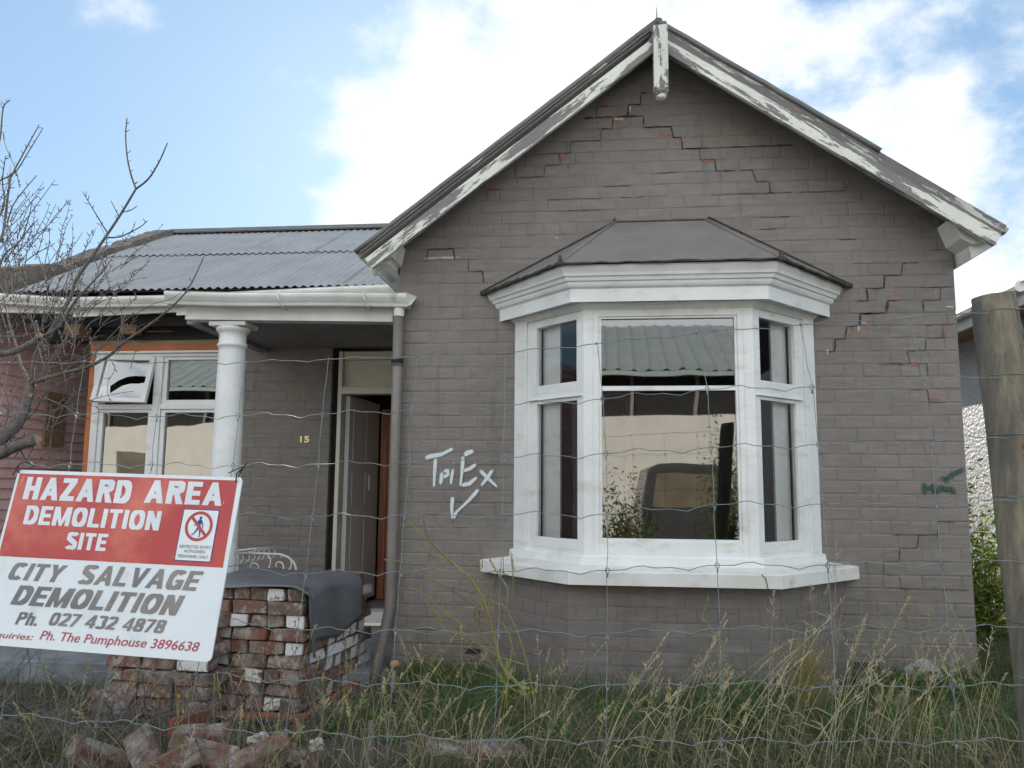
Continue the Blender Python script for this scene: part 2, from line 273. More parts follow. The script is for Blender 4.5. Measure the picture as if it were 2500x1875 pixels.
# ---------------------------------------------------------------- mesh builder
def wmat(o):
    return (wmat(o.parent) @ o.matrix_parent_inverse @ o.matrix_basis) if o.parent else o.matrix_basis.copy()
class MB:
    def __init__(s): s.v = []; s.f = []; s.m = []; s.mats = []
    def mi(s, m):
        if m is None: return 0
        if m not in s.mats: s.mats.append(m)
        return s.mats.index(m)
    def add(s, vs, fs, m=None):
        o = len(s.v); s.v += [tuple(x) for x in vs]; i = s.mi(m)
        for f in fs: s.f.append(tuple(a+o for a in f)); s.m.append(i)
    def box(s, x0, x1, y0, y1, z0, z1, m=None, M4=None, ch=0):
        vs = [(x, y, z) for z in (z0, z1) for y in (y0, y1) for x in (x0, x1)]
        if M4 is not None: vs = [M4 @ Vector(p) for p in vs]
        s.add(vs, [(0, 2, 3, 1), (4, 5, 7, 6), (0, 1, 5, 4), (2, 6, 7, 3), (0, 4, 6, 2), (1, 3, 7, 5)], m)
    def hexa(s, b, t, m=None):   # two quads of 4 points
        s.add(list(b)+list(t), [(3, 2, 1, 0), (4, 5, 6, 7), (0, 1, 5, 4), (1, 2, 6, 5), (2, 3, 7, 6), (3, 0, 4, 7)], m)
    def fbox(s, A, B, s0, s1, z0, z1, d0, d1, m=None):
        """box on a vertical face A->B (xy), s along, d outward (to the right-hand side when going A->B seen from above = towards camera)"""
        A = Vector((A[0], A[1])); B = Vector((B[0], B[1])); e = (B-A).normalized(); n = Vector((e.y, -e.x))
        q = lambda a, d, z: ((A+e*a+n*d).x, (A+e*a+n*d).y, z)
        s.hexa([q(s0, d1, z0), q(s1, d1, z0), q(s1, d0, z0), q(s0, d0, z0)], [q(s0, d1, z1), q(s1, d1, z1), q(s1, d0, z1), q(s0, d0, z1)], m)
    def tube(s, pts, rad, n=6, m=None, caps=True):
        pts = [Vector(p) for p in pts]
        if not hasattr(rad, '__len__'): rad = [rad]*len(pts)
        vs = []; fs = []; prev = None
        for i, p in enumerate(pts):
            d = (pts[min(i+1, len(pts)-1)]-pts[max(i-1, 0)])
            if d.length < 1e-9: d = Vector((0, 0, 1))
            d.normalize()
            if prev is None: a = d.orthogonal().normalized()
            else:
                a = prev-d*prev.dot(d)
                a = a.normalized() if a.length > 1e-6 else d.orthogonal().normalized()
            prev = a; b = d.cross(a)
            for k in range(n):
                an = 2*math.pi*k/n; vs.append(p+(a*math.cos(an)+b*math.sin(an))*rad[i])
        for i in range(len(pts)-1):
            for k in range(n):
                k2 = (k+1) % n; fs.append((i*n+k, i*n+k2, (i+1)*n+k2, (i+1)*n+k))
        if caps: fs.append(tuple(range(n-1, -1, -1))); fs.append(tuple((len(pts)-1)*n+k for k in range(n)))
        s.add(vs, fs, m)
    def lathe(s, c, prof, n=32, m=None):
        vs = []; fs = []
        for r_, z in prof:
            for k in range(n): a = 2*math.pi*k/n; vs.append((c[0]+r_*math.cos(a), c[1]+r_*math.sin(a), z))
        for i in range(len(prof)-1):
            for k in range(n): k2 = (k+1) % n; fs.append((i*n+k, i*n+k2, (i+1)*n+k2, (i+1)*n+k))
        fs.append(tuple(range(n-1, -1, -1))); fs.append(tuple((len(prof)-1)*n+k for k in range(n)))
        s.add(vs, fs, m)
    def prism(s, poly, y0, y1, m=None, axis='y'):
        """poly in the plane perpendicular to axis, extruded"""
        n = len(poly)
        if axis == 'y': q = lambda p, t: (p[0], t, p[1])
        elif axis == 'x': q = lambda p, t: (t, p[0], p[1])
        else: q = lambda p, t: (p[0], p[1], t)
        vs = [q(p, y0) for p in poly]+[q(p, y1) for p in poly]
        s.add(vs, [tuple(range(n)), tuple(range(2*n-1, n-1, -1))]+[(i, i+n, (i+1) % n+n, (i+1) % n) for i in range(n)], m)
    def build(s, name, mat=None, parent=None, smooth=False, loc=None, mw=None, bevel=0):
        me = bpy.data.meshes.new(name); me.from_pydata([tuple(v) for v in s.v], [], s.f)
        if s.mats:
            for m_ in s.mats: me.materials.append(M[m_] if isinstance(m_, str) else m_)
            me.polygons.foreach_set('material_index', s.m)
        elif mat: me.materials.append(M[mat] if isinstance(mat, str) else mat)
        if smooth is True: me.polygons.foreach_set('use_smooth', [True]*len(me.polygons))
        me.update()
        o = bpy.data.objects.new(name, me); COL.objects.link(o)
        if parent is not None: o.parent = parent; o.matrix_parent_inverse = wmat(parent).inverted()
        if mw is not None: o.matrix_basis = mw
        if any((m_.name if m_ else '') == 'painted_brick' for m_ in me.materials):
            tv = getattr(s, 'tone', []); tv = tv+[1.0]*(len(s.v)-len(tv)); ca = me.color_attributes.new('Tone', 'FLOAT_COLOR', 'POINT'); ca.data.foreach_set('color', np.repeat(np.array(tv, 'f'), 4))
        if name == 'pane':
            if me.polygons[0].normal.y > 0: me.flip_normals()
        else: fixn(me)
        if bevel:
            b = o.modifiers.new('bevel', 'BEVEL'); b.width = bevel; b.segments = 2; b.limit_method = 'ANGLE'
        return o
import bmesh
def fixn(me):
    if len(me.polygons) > 60000: return
    bm = bmesh.new(); bm.from_mesh(me); bmesh.ops.recalc_face_normals(bm, faces=bm.faces); bm.to_mesh(me); bm.free()
def tag(o, label=None, cat=None, group=None, kind=None):
    if label: o['label'] = label
    if cat: o['category'] = cat
    if group: o['group'] = group
    if kind: o['kind'] = kind
    return o
def empty(name, loc=(0, 0, 0), parent=None, mw=None):
    o = bpy.data.objects.new(name, None); COL.objects.link(o); o.empty_display_size = .2
    if mw is not None: o.matrix_basis = mw
    else: o.location = loc
    if parent: o.parent = parent
    bpy.context.view_layer.update()
    return o
def board(name, p0, p1, wdt, thk, mat, parent=None, up=Vector((0, 0, 1)), bevel=.003):
    """plank from p0 to p1, local X along it, local Z = up side; p0/p1 on its centre line"""
    p0 = Vector(p0); p1 = Vector(p1); x = (p1-p0); l = x.length; x.normalize(); y = Vector(up).cross(x).normalized(); z = x.cross(y)
    mw = Matrix(((x.x, y.x, z.x, p0.x), (x.y, y.y, z.y, p0.y), (x.z, y.z, z.z, p0.z), (0, 0, 0, 1)))
    b = MB(); b.box(0, l, -thk/2, thk/2, -wdt/2, wdt/2)
    return b.build(name, mat, parent, mw=mw, bevel=bevel)

# ---------------------------------------------------------------- ground
def sm(a, b, x): t = min(1, max(0, (x-a)/(b-a))); return t*t*(3-2*t)
def gz(x, y):
    z = .02+(.30-.09*sm(-.5, -1.3, x))*sm(-.9, -3.1, y)
    z -= .17*sm(-1.15, -1.6, x)*(1-sm(-1.3, -2.6, y))
    z += .03*mn.noise(Vector((x*1.3, y*1.3, 0)))+.05*sm(2.2, 3.2, x)
    return z
def ground_sheet():
    xs = np.linspace(-12, 9, 130); ys = np.concatenate([np.linspace(-3.42, 1.5, 50), np.linspace(1.8, 40, 30)])
    b = MB(); nx, ny = len(xs), len(ys)
    vs = [(x, y, gz(x, y)) for y in ys for x in xs]
    fs = [(j*nx+i, j*nx+i+1, (j+1)*nx+i+1, (j+1)*nx+i) for j in range(ny-1) for i in range(nx-1)]
    b.add(vs, fs); o = b.build('garden_ground', 'soil', smooth=True); tag(o, kind='structure')
ground_sheet()
b = MB(); b.box(-12, 9, -3.55, -3.42, -.6, .30); o = b.build('retaining_kerb', 'path'); tag(o, kind='structure')
b = MB(); b.box(-90, 90, -6.9, -3.55, -.6, -.35); tag(b.build('footpath', 'path'), kind='structure')
b = MB(); b.box(-90, 90, -16.5, -6.9, -.8, -.48); tag(b.build('road', 'asphalt'), kind='structure')
b = MB(); b.box(-90, 90, -30, -16.5, -.7, -.36); tag(b.build('far_footpath', 'path'), kind='structure')
b = MB(); b.add([(-900, -900, -.85), (900, -900, -.85), (900, 900, -.85), (-900, 900, -.85)], [(0, 1, 2, 3)]); tag(b.build('ground', 'soil'), kind='structure')

# ---------------------------------------------------------------- THE BRICK HOUSE
house = empty('brick_house', (0.5, 0, 0)); tag(house, 'single-storey cottage of brown-grey painted brick with cracked gable, white bay window and number 15', 'house')
house_mw = house.matrix_world.copy()
CH, BL = .0860, .240
Z0 = .0
def brick_faces(mb, A, B, z0, z1, extent, seed=0, holes=(), wob=.0010, soft=1.0):
    """bevelled stretchers on a vertical face A->B; extent(z)->(s0,s1)"""
    rnd = random.Random(seed)
    A = Vector(A); B = Vector(B); e = (B-A).normalized(); n = Vector((e.y, -e.x))
    def q(s_, z_, d_): p = A+e*s_+n*d_; return (p.x, p.y, z_)
    k0 = math.floor(z0/CH); k = k0
    while k*CH < z1:
        zb = k*CH; zt = zb+CH
        s0, s1 = extent(zb+CH/2)
        off = (BL/2 if k % 2 else 0)+rnd.uniform(-.02, .02)
        if k % 6 == 5: step = BL/2; off += BL/4
        else: step = BL
        s_ = math.floor((s0-off)/step)*step+off-step
        while s_ < s1:
            a = max(s_, s0)+.002; c = min(s_+step, s1)-.002; s_ += step
            if c-a < .02: continue
            mid = (a+c)/2; skip = False
            for h in holes:
                if h[0] < zb+CH/2 < h[1] and h[2] < mid < h[3]: skip = True
            if skip: continue
            j = rnd.choice((.0008, .001, .0014, .003)); jz = rnd.choice((.0008, .001, .0014, .0018, .0034))
            d = rnd.uniform(-wob, wob); t1, t2 = rnd.uniform(-.0008, .0008), rnd.uniform(-.0014, .0014); ch = rnd.uniform(.007, .012)
            za, zc = zb+jz+rnd.uniform(-.001, .001), zt-jz+rnd.uniform(-.001, .001); a += j; c -= j
            w4 = [rnd.uniform(-.0014, .0014) for _ in range(8)]
            o_ = [(a+w4[0], za+w4[1]), (c+w4[2], za+w4[3]), (c+w4[4], zc+w4[5]), (a+w4[6], zc+w4[7])]
            i_ = [(a+ch, za+ch), (c-ch, za+ch), (c-ch, zc-ch), (a+ch, zc-ch)]
            dd = [d-t1-t2, d+t1-t2, d+t1+t2, d-t1+t2]
            vs = [q(p[0], p[1], -.010) for p in o_]+[q(p[0], p[1], .0022+x*.3) for p, x in zip(o_, dd)]+[q(p[0], p[1], .0022+.0020*soft+x*soft) for p, x in zip(i_, dd)]
            tn = rnd.gauss(1, .019); mb.tone = getattr(mb, 'tone', [])+[] if not hasattr(mb, 'tone') else mb.tone; mb.tone += [1.0]*(len(mb.v)-len(mb.tone))+[tn]*12
            mb.add(vs, [(8, 9, 10, 11)]+[(i, (i+1) % 4, 4+(i+1) % 4, 4+i) for i in range(4)]+[(4+i, 4+(i+1) % 4, 8+(i+1) % 4, 8+i) for i in range(4)])
        k += 1
XL, XR, AX, AZ = -1.42, 2.375, .42, 4.375
XC = .435
def ext_f(z):
    l = XL if z < 2.80 else AX-(AZ-z)/.775
    r_ = XR-.01+.012*(1-z/2.8) if z < 2.86 else AX+(AZ-z)/.70
    return max(l, XL)-XL, min(r_, XR+.01)-XL
wm_ = MB()
brick_faces(wm_, (XL, 0), (XR, 0), -.35, 4.36, ext_f, 3, holes=[(.70, 2.50, XC-.94-XL, XC+.94-XL)])
front = wm_.build('front_wall', 'brickpaint', house)
front.matrix_parent_inverse = house_mw.inverted()
def P_(o): return o
# mortar bed and wall thickness behind the bricks, with the bay opening left out
bk = MB()
x0, x1, zo0, zo1 = XC-.93, XC+.93, .82, 2.385
bk.prism([(XL+.004, -.5), (x0, -.5), (x0, AZ-(AX-x0)*.775), (XL+.004, AZ-(AX-XL)*.775)], -.0004, .24)
bk.prism([(x1, -.5), (XR-.003, -.5), (XR-.003, AZ-(XR-AX)*.70), (x1, AZ-(x1-AX)*.70)], -.0004, .24)
bk.box(x0, x1, -.0004, .24, -.5, zo0)
bk.prism([(x0, zo1), (x1, zo1), (x1, AZ-(x1-AX)*.70), (AX, AZ), (x0, AZ-(AX-x0)*.775)], -.0004, .24)
# side and rear walls
bk.box(XL+.004, XL+.24, .24, 4.4, -.5, 2.8); bk.box(XR-.24, XR-.003, .24, 4.4, -.5, 2.86); bk.box(XL+.24, XR-.24, 4.16, 4.4, -.5, 2.8)
P_(bk.build('wall_backing', 'brickpaint', house))
# ---- cracks that follow the joints, snapped to the courses
def snapz(z): return round(z/CH)*CH
def crack_poly(pts, w0, mb, y=-.0085):
    rnd = random.Random(int(pts[0][0]*7))
    P3 = [at(u, v, 0) for u, v in pts]; Q = []
    for i, p in enumerate(P3): Q.append([p.x, snapz(p.z) if True else p.z])
    # break into axis-aligned steps
    path = [tuple(Q[0])]
    for q in Q[1:]:
        lx, lz = path[-1]
        if abs(q[1]-lz) > .02 and abs(q[0]-lx) > .02: path.append((q[0]-(q[0]-lx)*rnd.uniform(.1, .3), lz)); path.append((q[0]-(q[0]-lx)*.05, q[1]))
        path.append(tuple(q))
    pts2 = []
    for a, c in zip(path[:-1], path[1:]):
        n_ = max(1, int(math.hypot(c[0]-a[0], c[1]-a[1])/.02))
        for i in range(n_): t = i/n_; pts2.append((a[0]+(c[0]-a[0])*t+rnd.uniform(-.002, .002), a[1]+(c[1]-a[1])*t+rnd.uniform(-.0025, .0025)))
    pts2.append(path[-1]); n_ = len(pts2); vs = []
    if n_ < 2: return
    for i, p in enumerate(pts2):
        a = pts2[max(i-1, 0)]; c = pts2[min(i+1, n_-1)]; dx, dz = c[0]-a[0], c[1]-a[1]; l = math.hypot(dx, dz) or 1
        wd = w0*1.15*rnd.uniform(.5, 1.3)*(.7+.6*abs(mn.noise(Vector((p[0]*7, p[1]*7, 3))))*2)*(.35 if i in (0, n_-1) else 1)
        if abs(dx) < abs(dz): wd *= 1.15
        vs += [(p[0]-dz/l*wd/2, y, p[1]+dx/l*wd/2), (p[0]+dz/l*wd/2, y, p[1]-dx/l*wd/2)]
    mb.add(vs, [(2*i, 2*i+1, 2*i+3, 2*i+2) for i in range(n_-1)])
ck = MB()
T = lambda f, *p: [f(*q) for q in p]
for pts, wd in [
    (T(r2, (1985, 612), (1940, 640), (1935, 685), (1860, 690), (1852, 750), (1680, 755), (1565, 765)), .009),
    (T(r2, (1650, 745), (1655, 700), (1740, 690)), .006),
    (T(r2, (1850, 750), (1955, 758), (1957, 808), (2060, 808), (2062, 860), (2155, 860), (2160, 915), (2211, 935)), .009),
    (T(r3, (0, 935), (22, 970), (105, 985), (115, 1025), (205, 1045), (215, 1090), (320, 1100), (345, 1120)), .006),
    (T(r3, (22, 970), (370, 955), (540, 960), (715, 940)), .006),
    (T(r3, (370, 1140), (480, 1155), (480, 1210), (570, 1215)), .005),
    (T(r2, (1760, 780), (1755, 825), (1685, 830), (1675, 885), (1590, 890), (1588, 940), (1475, 965), (1470, 1015), (1340, 1025), (1230, 1030)), .005),
    (T(r2, (1410, 1020), (1425, 1075), (1320, 1090), (1310, 1145), (1230, 1160), (1125, 1150), (1130, 1100)), .004),
    (T(r2, (1045, 1220), (950, 1222), (945, 1280)), .004),
    (T(r5, (530, 10), (560, -35), (620, -40), (725, -45), (735, 10)), .007),
    (T(r5, (820, 10), (825, 70), (915, 85), (920, 140)), .004),
    (T(r6, (1525, 5), (1480, 45), (1425, 60), (1410, 110), (1305, 130), (1300, 185), (1190, 215), (1195, 268), (1120, 275)), .006),
    (T(r6, (1400, 268), (1325, 272), (1315, 335), (1225, 350), (1220, 410), (1140, 420), (1138, 495), (1045, 515), (1035, 570), (975, 580), (930, 640)), .007),
    (T(r6, (1700, 555), (1575, 572), (1570, 625), (1450, 632), (1470, 660), (1470, 710), (1580, 715), (1585, 765)), .005),
    (T(r6, (1255, 700), (1300, 718), (1470, 712)), .004),
    (T(r6, (1465, 850), (1580, 858), (1595, 915), (1670, 930), (1710, 980)), .005),
    (T(r6, (1665, 195), (1665, 260), (1550, 280), (1560, 330)), .004), (T(r6, (1530, 185), (1665, 190), (1750, 190)), .004),
    (T(r6, (1670, 335), (1680, 400)), .004), (T(r6, (1560, 430), (1565, 485), (1750, 480)), .004),
    (T(r6, (1680, 480), (1685, 540)), .004), (T(r6, (1130, 345), (1280, 350)), .004),
    (T(b3, (1765, 45), (1750, 105), (1640, 110), (1635, 180), (1530, 185), (1515, 260), (1405, 270), (1400, 330), (1300, 345), (1300, 410), (1400, 420), (1415, 490), (1530, 500)), .0032),
    (T(b3, (1350, 180), (1580, 180)), .004), (T(b3, (1400, 505), (1850, 510)), .003),
    (T(r3, (180, 1300), (500, 1290), (710, 1275)), .004), (T(r3, (500, 1400), (700, 1395)), .004), (T(r3, (480, 1475), (600, 1475)), .004),
    (T(r3, (1000, 1590), (1130, 1575)), .004), (T(r3, (1620, 1590), (1630, 1640), (1720, 1640)), .005), (T(r3, (750, 1210), (1110, 1185)), .004),
    (T(r2, (1330, 1265), (1690, 1260)), .0035), (T(r2, (1690, 1190), (1870, 1185)), .0035), (T(r2, (1400, 1395), (1680, 1385)), .0035), (T(r2, (1370, 1522), (1450, 1522)), .0035),
    (T(r2, (2030, 1110), (2180, 1105)), .0035), (T(r2, (1800, 1315), (1960, 1312)), .0035)]:
    ck = MB(); crack_poly(pts, wd, ck); ck.build('crack', 'crack', front)
# bare brick and mortar where the paint has burst off
def chips(lst, name, mat, y=-.0072, hgt=.02, lab=None):
    rnd = random.Random(5)
    for (u0, v0), (u1, v1) in lst:
        mb = MB()
        a = at(u0, v0, 0); c = at(u1, v1, 0); xa, xb = sorted((a.x, c.x)); za, zb = sorted((a.z, c.z)); zb = max(zb, za+.012); xb = max(xb, xa+.012)
        n_ = 20; vs = []
        for i in range(n_):
            an = 2*math.pi*i/n_; rr = rnd.uniform(.55, 1.15); vs.append(((xa+xb)/2+(xb-xa)/2*1.5*max(-.8, min(.8, math.cos(an)))*rr, y, (za+zb)/2+(zb-za)/2*1.45*max(-.8, min(.8, math.sin(an)))*rr))
        vs.append(((xa+xb)/2, y-.0012, (za+zb)/2)); mb.add(vs, [(i, (i+1) % n_, n_) for i in range(n_)]); mb.build(name, mat, front)
chips([(r6(1328, 268), r6(1410, 288)), (r6(1140, 408), r6(1195, 430)), (r6(1140, 485), r6(1185, 535)), (r6(1465, 690), r6(1530, 712)), (r6(1040, 505), r6(1085, 518)), (r6(1690, 480), r6(1705, 520)),
       (r2(1655, 672), r2(1745, 690)), (r2(1735, 660), r2(1748, 688)), (r2(1655, 700), r2(1668, 748)), (r2(1690, 758), r2(1702, 805)), (r2(1700, 756), r2(1850, 772)), (r2(1758, 805), r2(1785, 838)), (r2(1800, 683), r2(1890, 692)), (r2(1655, 880), r2(1688, 898)), (r2(1590, 885), r2(1650, 893)),
       (r2(1410, 1012), r2(1450, 1040)), (r2(1120, 1110), r2(1130, 1155)), (r2(938, 1222), r2(953, 1280)), (r2(2065, 862), r2(2150, 880)), (r2(2160, 918), r2(2211, 942)), (r2(950, 1216), r2(1040, 1224)), (r3(0, 925), r3(20, 936)), (r3(135, 1040), r3(150, 1065)), (r3(130, 1038), r3(210, 1046)),
       (b3(1745, 60), b3(1762, 100)), (r6(1575, 865), r6(1592, 905)), (r6(1600, 915), r6(1660, 935)), (r5(733, -20), r5(745, 15)), (r6(1670, 850), r6(1690, 862))], 'bare_brick', 'chip', lab='orange brick bared beside the cracks')
chips([(r6(1130, 455), r6(1145, 495)), (r6(1150, 430), r6(1185, 440)), (r6(928, 600), r6(942, 640)), (r5(560, 8), r5(750, 18)), (r2(1765, 770), r2(1830, 780)), (r2(1855, 685), r2(1875, 720)), (r2(1385, 1540), r2(1400, 1548)), (r6(1700, 330), r6(1750, 337))], 'bare_mortar', 'mortar', y=-.0078)
# ---- graffiti
def strokes(name, mat, lst, wd, y=-.0105, lab=None):
    vs = []; fs = []; cs = []; rnd = random.Random(3)
    for si_, item in enumerate(lst):
        yo = y-.0004*si_
        pts, ww = item if isinstance(item, tuple) else (item, 1)
        P3 = [at(u, v, 0) for u, v in pts]; Q = []
        for a, c in zip(P3[:-1], P3[1:]):
            n_ = max(2, int((c-a).length/.012))
            for i in range(n_): Q.append(a.lerp(c, i/n_))
        Q.append(P3[-1])
        o0 = len(vs); n_ = len(Q); NS = 6
        for i, p in enumerate(Q):
            a = Q[max(i-1, 0)]; c = Q[min(i+1, n_-1)]; d = (c-a).normalized(); nrm = Vector((-d.z, 0, d.x))
            wv = wd*ww*(1+.2*math.sin(i*.35)+rnd.uniform(-.04, .04)); endf = min(1, (min(i, n_-1-i)+.0)/2.0)
            for k in range(NS+1):
                t = k/NS*2-1; vs.append((p.x+nrm.x*t*wv, yo, p.z+nrm.z*t*wv)); cs.append(max(0, 1-abs(t)**1.6)*endf)
        for i in range(n_-1):
            for k in range(NS): fs.append((o0+i*(NS+1)+k, o0+i*(NS+1)+k+1, o0+(i+1)*(NS+1)+k+1, o0+(i+1)*(NS+1)+k))
    mb = MB(); mb.add(vs, fs); o = P_(mb.build(name, mat, front)); ca = o.data.color_attributes.new('Col', 'FLOAT_COLOR', 'POINT')
    ca.data.foreach_set('color', np.repeat(np.array(cs), 4).astype('f').tolist()); 
    if lab: o['label'] = lab
strokes('graffiti', 'spraywhite', [
    (T(r5, (535, 1312), (585, 1298), (650, 1285), (730, 1245)), 1.3), T(r5, (612, 1300), (604, 1400), (600, 1505)),
    T(r5, (640, 1490), (648, 1440), (655, 1392)), T(r5, (655, 1400), (690, 1388), (688, 1420), (650, 1440)),
    (T(r5, (726, 1372), (715, 1430), (708, 1490)), .8), (T(r5, (728, 1330), (731, 1350)), .9),
    (T(r5, (865, 1262), (820, 1275), (785, 1298)), 1.3), T(r5, (790, 1290), (782, 1400), (770, 1500)), T(r5, (782, 1395), (830, 1380), (880, 1345)), (T(r5, (768, 1488), (830, 1475), (885, 1428)), 1.1),
    T(r5, (893, 1383), (950, 1440), (1015, 1502)), T(r5, (985, 1378), (945, 1440), (900, 1495)),
    T(r5, (895, 1505), (830, 1580), (745, 1660), (722, 1710)), T(r5, (724, 1552), (716, 1620), (720, 1712))], .0145, lab='white sprayed letters with a tick below')
strokes('graffiti', 'spraygreen', [
    [(2255, 1176), (2256, 1192), (2257, 1209)], [(2277, 1177), (2277, 1192), (2278, 1207)], [(2256, 1192), (2278, 1191)],
    [(2284, 1207), (2292, 1194), (2302, 1184)], [(2301, 1184), (2309, 1203)], [(2309, 1203), (2317, 1186)], [(2317, 1185), (2324, 1197), (2331, 1209)],
    ([(2354, 1145), (2325, 1157), (2303, 1172)], .9), [(2300, 1159), (2301, 1175)], [(2300, 1174), (2319, 1175)]], .0165, lab='green sprayed letters with an arrow')
# ---- air vents
def vent(u0, v0, u1, v1):
    a = at(u0, v0, 0); c = at(u1, v1, 0); mb = MB(); mb.box(a.x, c.x, -.011, -.004, c.z, a.z, 'brickpaint')
    rnd = random.Random(2)
    for i in range(9):
        for j in range(3):
            x = a.x+(i+.5+(.3 if j % 2 else 0))*(c.x-a.x)/9.5; z = c.z+(j+.5)*(a.z-c.z)/3; s_ = .0085
            mb.add([(x-s_, -.0122, z), (x, -.0122, z-s_*.8), (x+s_, -.0122, z), (x, -.0122, z+s_*.8)], [(0, 1, 2, 3)], 'black')
    P_(mb.build('air_vent', None, front))
vent(*b3(1100, 968), *b3(1310, 1015)); vent(*b2(800, 880), *b2(905, 915))

# ---- gable roof with barge boards
YB = -.27
def gp(u, v, Y=YB): return at(u*1.1302, v*1.1302, Y)
Lt, Ap, Rt = Vector((-1.672, YB, 2.84)), Vector((.415, YB, 4.435)), Vector((2.62, YB, 2.905))
groof = MB()
for a, c in ((Lt, Ap), (Rt, Ap)):
    d = (c-a).normalized(); n_ = Vector((-d.z, 0, d.x)) * (1 if d.x > 0 else -1)
    # slab under the capping, running back
    t = .035; a2 = a-n_*.02; c2 = c-Vector((0, 0, .025))
    groof.hexa([(a2.x, YB, a2.z), (c2.x, YB, c2.z), (c2.x, YB, c2.z-t*1.3), (a2.x-n_.x*t, YB, a2.z-n_.z*t)],
               [(a2.x, 4.6, a2.z), (c2.x, 4.6, c2.z), (c2.x, 4.6, c2.z-t*1.3), (a2.x-n_.x*t, 4.6, a2.z-n_.z*t)])
gr = P_(groof.build('gable_roof', 'iron', house)); gr['label'] = 'steep corrugated roof above the cracked gable'
def barge(a, c, side):
    d = (c-a).normalized(); n_ = Vector((-d.z, 0, d.x)) * (1 if side < 0 else -1); n_ = n_ if n_.z > 0 else -n_
    yf = Vector((0, -1, 0))
    a0 = a+d*.03
    P_(board('barge_board', a0-n_*.150+yf*.035, c-n_*.150+yf*.035-d*.05, .085, .035, 'barge', gr, up=n_))
    vy = -.085 if side < 0 else .02
    board('verge_board', a0-n_*.066+yf*vy, c-n_*.066+yf*vy, .082, .02, 'barge_worn', gr, up=n_)
    if side < 0: board('verge_strip', a0-n_*.034+yf*.028, c-n_*.034+yf*.028, .030, .02, 'barge_worn', gr, up=n_)
    if side > 0: P_(board('moulding', a0-n_*.105+yf*.03, c-n_*.105+yf*.03-d*.03, .014, .025, 'barge_worn', gr, up=n_))
barge(Lt, Ap, -1); barge(Rt, Ap, 1)
def capping(a, c, e0, e1):
    d = (c-a); p = a+d*e0; q = a+d*e1; mb = MB()
    dn = d.normalized(); n_ = Vector((-dn.z, 0, dn.x)); n_ = n_ if n_.z > 0 else -n_
    off = -n_*.020+Vector((0, -.03, 0)); nseg = 14
    pts = [p.lerp(q, i/nseg)+off+n_*random.uniform(-.002, .002) for i in range(nseg+1)]
    mb.tube(pts, .019, 10); P_(mb.build('metal_capping', 'cap', gr, smooth=True))
capping(Lt, Ap, 0, 1); capping(Rt, Ap, .35, 1)
mb = MB(); mb.box(.38, .48, YB-.03, 4.55, 4.39, 4.408); mb.tube([(.43, YB-.04, 4.408), (.43, 4.55, 4.408)], .022, 8); P_(mb.build('ridge_cap', 'cap', gr, smooth=False))
mb = MB(); mb.tube([(.415, YB-.03, 4.44), (.413, YB-.03, 4.51)], [.004, .0015], 5); P_(mb.build('spike', 'black', gr))
# finial post
mb = MB(); fx, fy0 = .43, -.40
mb.box(fx-.048, fx+.048, fy0, fy0+.09, 3.875, 4.325); f_o = P_(mb.build('finial', None, gr, mw=None, bevel=.006)); f_o.data.materials.append(peel('flaking_post_paint', (.64, .65, .58), (.2, .19, .175), .53, .55, sc=(6, 6, 1.6), scale=3))
mb = MB(); mb.lathe((fx, fy0+.045), [(.012, 3.812), (.03, 3.818), (.036, 3.83), (.03, 3.84), (.042, 3.845), (.05, 3.858), (.05, 3.875)], 20); P_(mb.build('turned_drop', 'barge', gr, smooth=True))
# boxed eaves at both wall corners
def eave_box(pts, name='eave_bracket'):
    mb = MB(); mb.prism(pts, -.235, .3); P_(mb.build(name, 'white_old', gr, bevel=.004))
eave_box([(-1.47, 2.80), (-1.405, 2.80), (-1.38, 2.93), (-1.60, 2.79), (-1.56, 2.745)])
eave_box([(2.33, 2.845), (2.40, 2.80), (2.52, 2.82), (2.53, 2.85), (2.28, 2.99)])
mb = MB(); mb.prism([(2.39, 2.80), (2.56, 2.83), (2.56, 2.81), (2.40, 2.72)], -.2, 4.5); P_(mb.build('eave_lining', 'white_old', gr))
mb = MB(); mb.prism([(-1.43, 2.80), (-1.64, 2.82), (-1.64, 2.80), (-1.44, 2.76)], -.2, 4.5); P_(mb.build('eave_lining', 'white_old', gr))
mb = MB(); p = at(*r5(205, 105), -.1); mb.tube([p+Vector((0.01, 0, .07)), p+Vector((0, 0, -.02))], .028, 12, caps=True); P_(mb.build('drain_stub', 'white_old', gr, smooth=True))

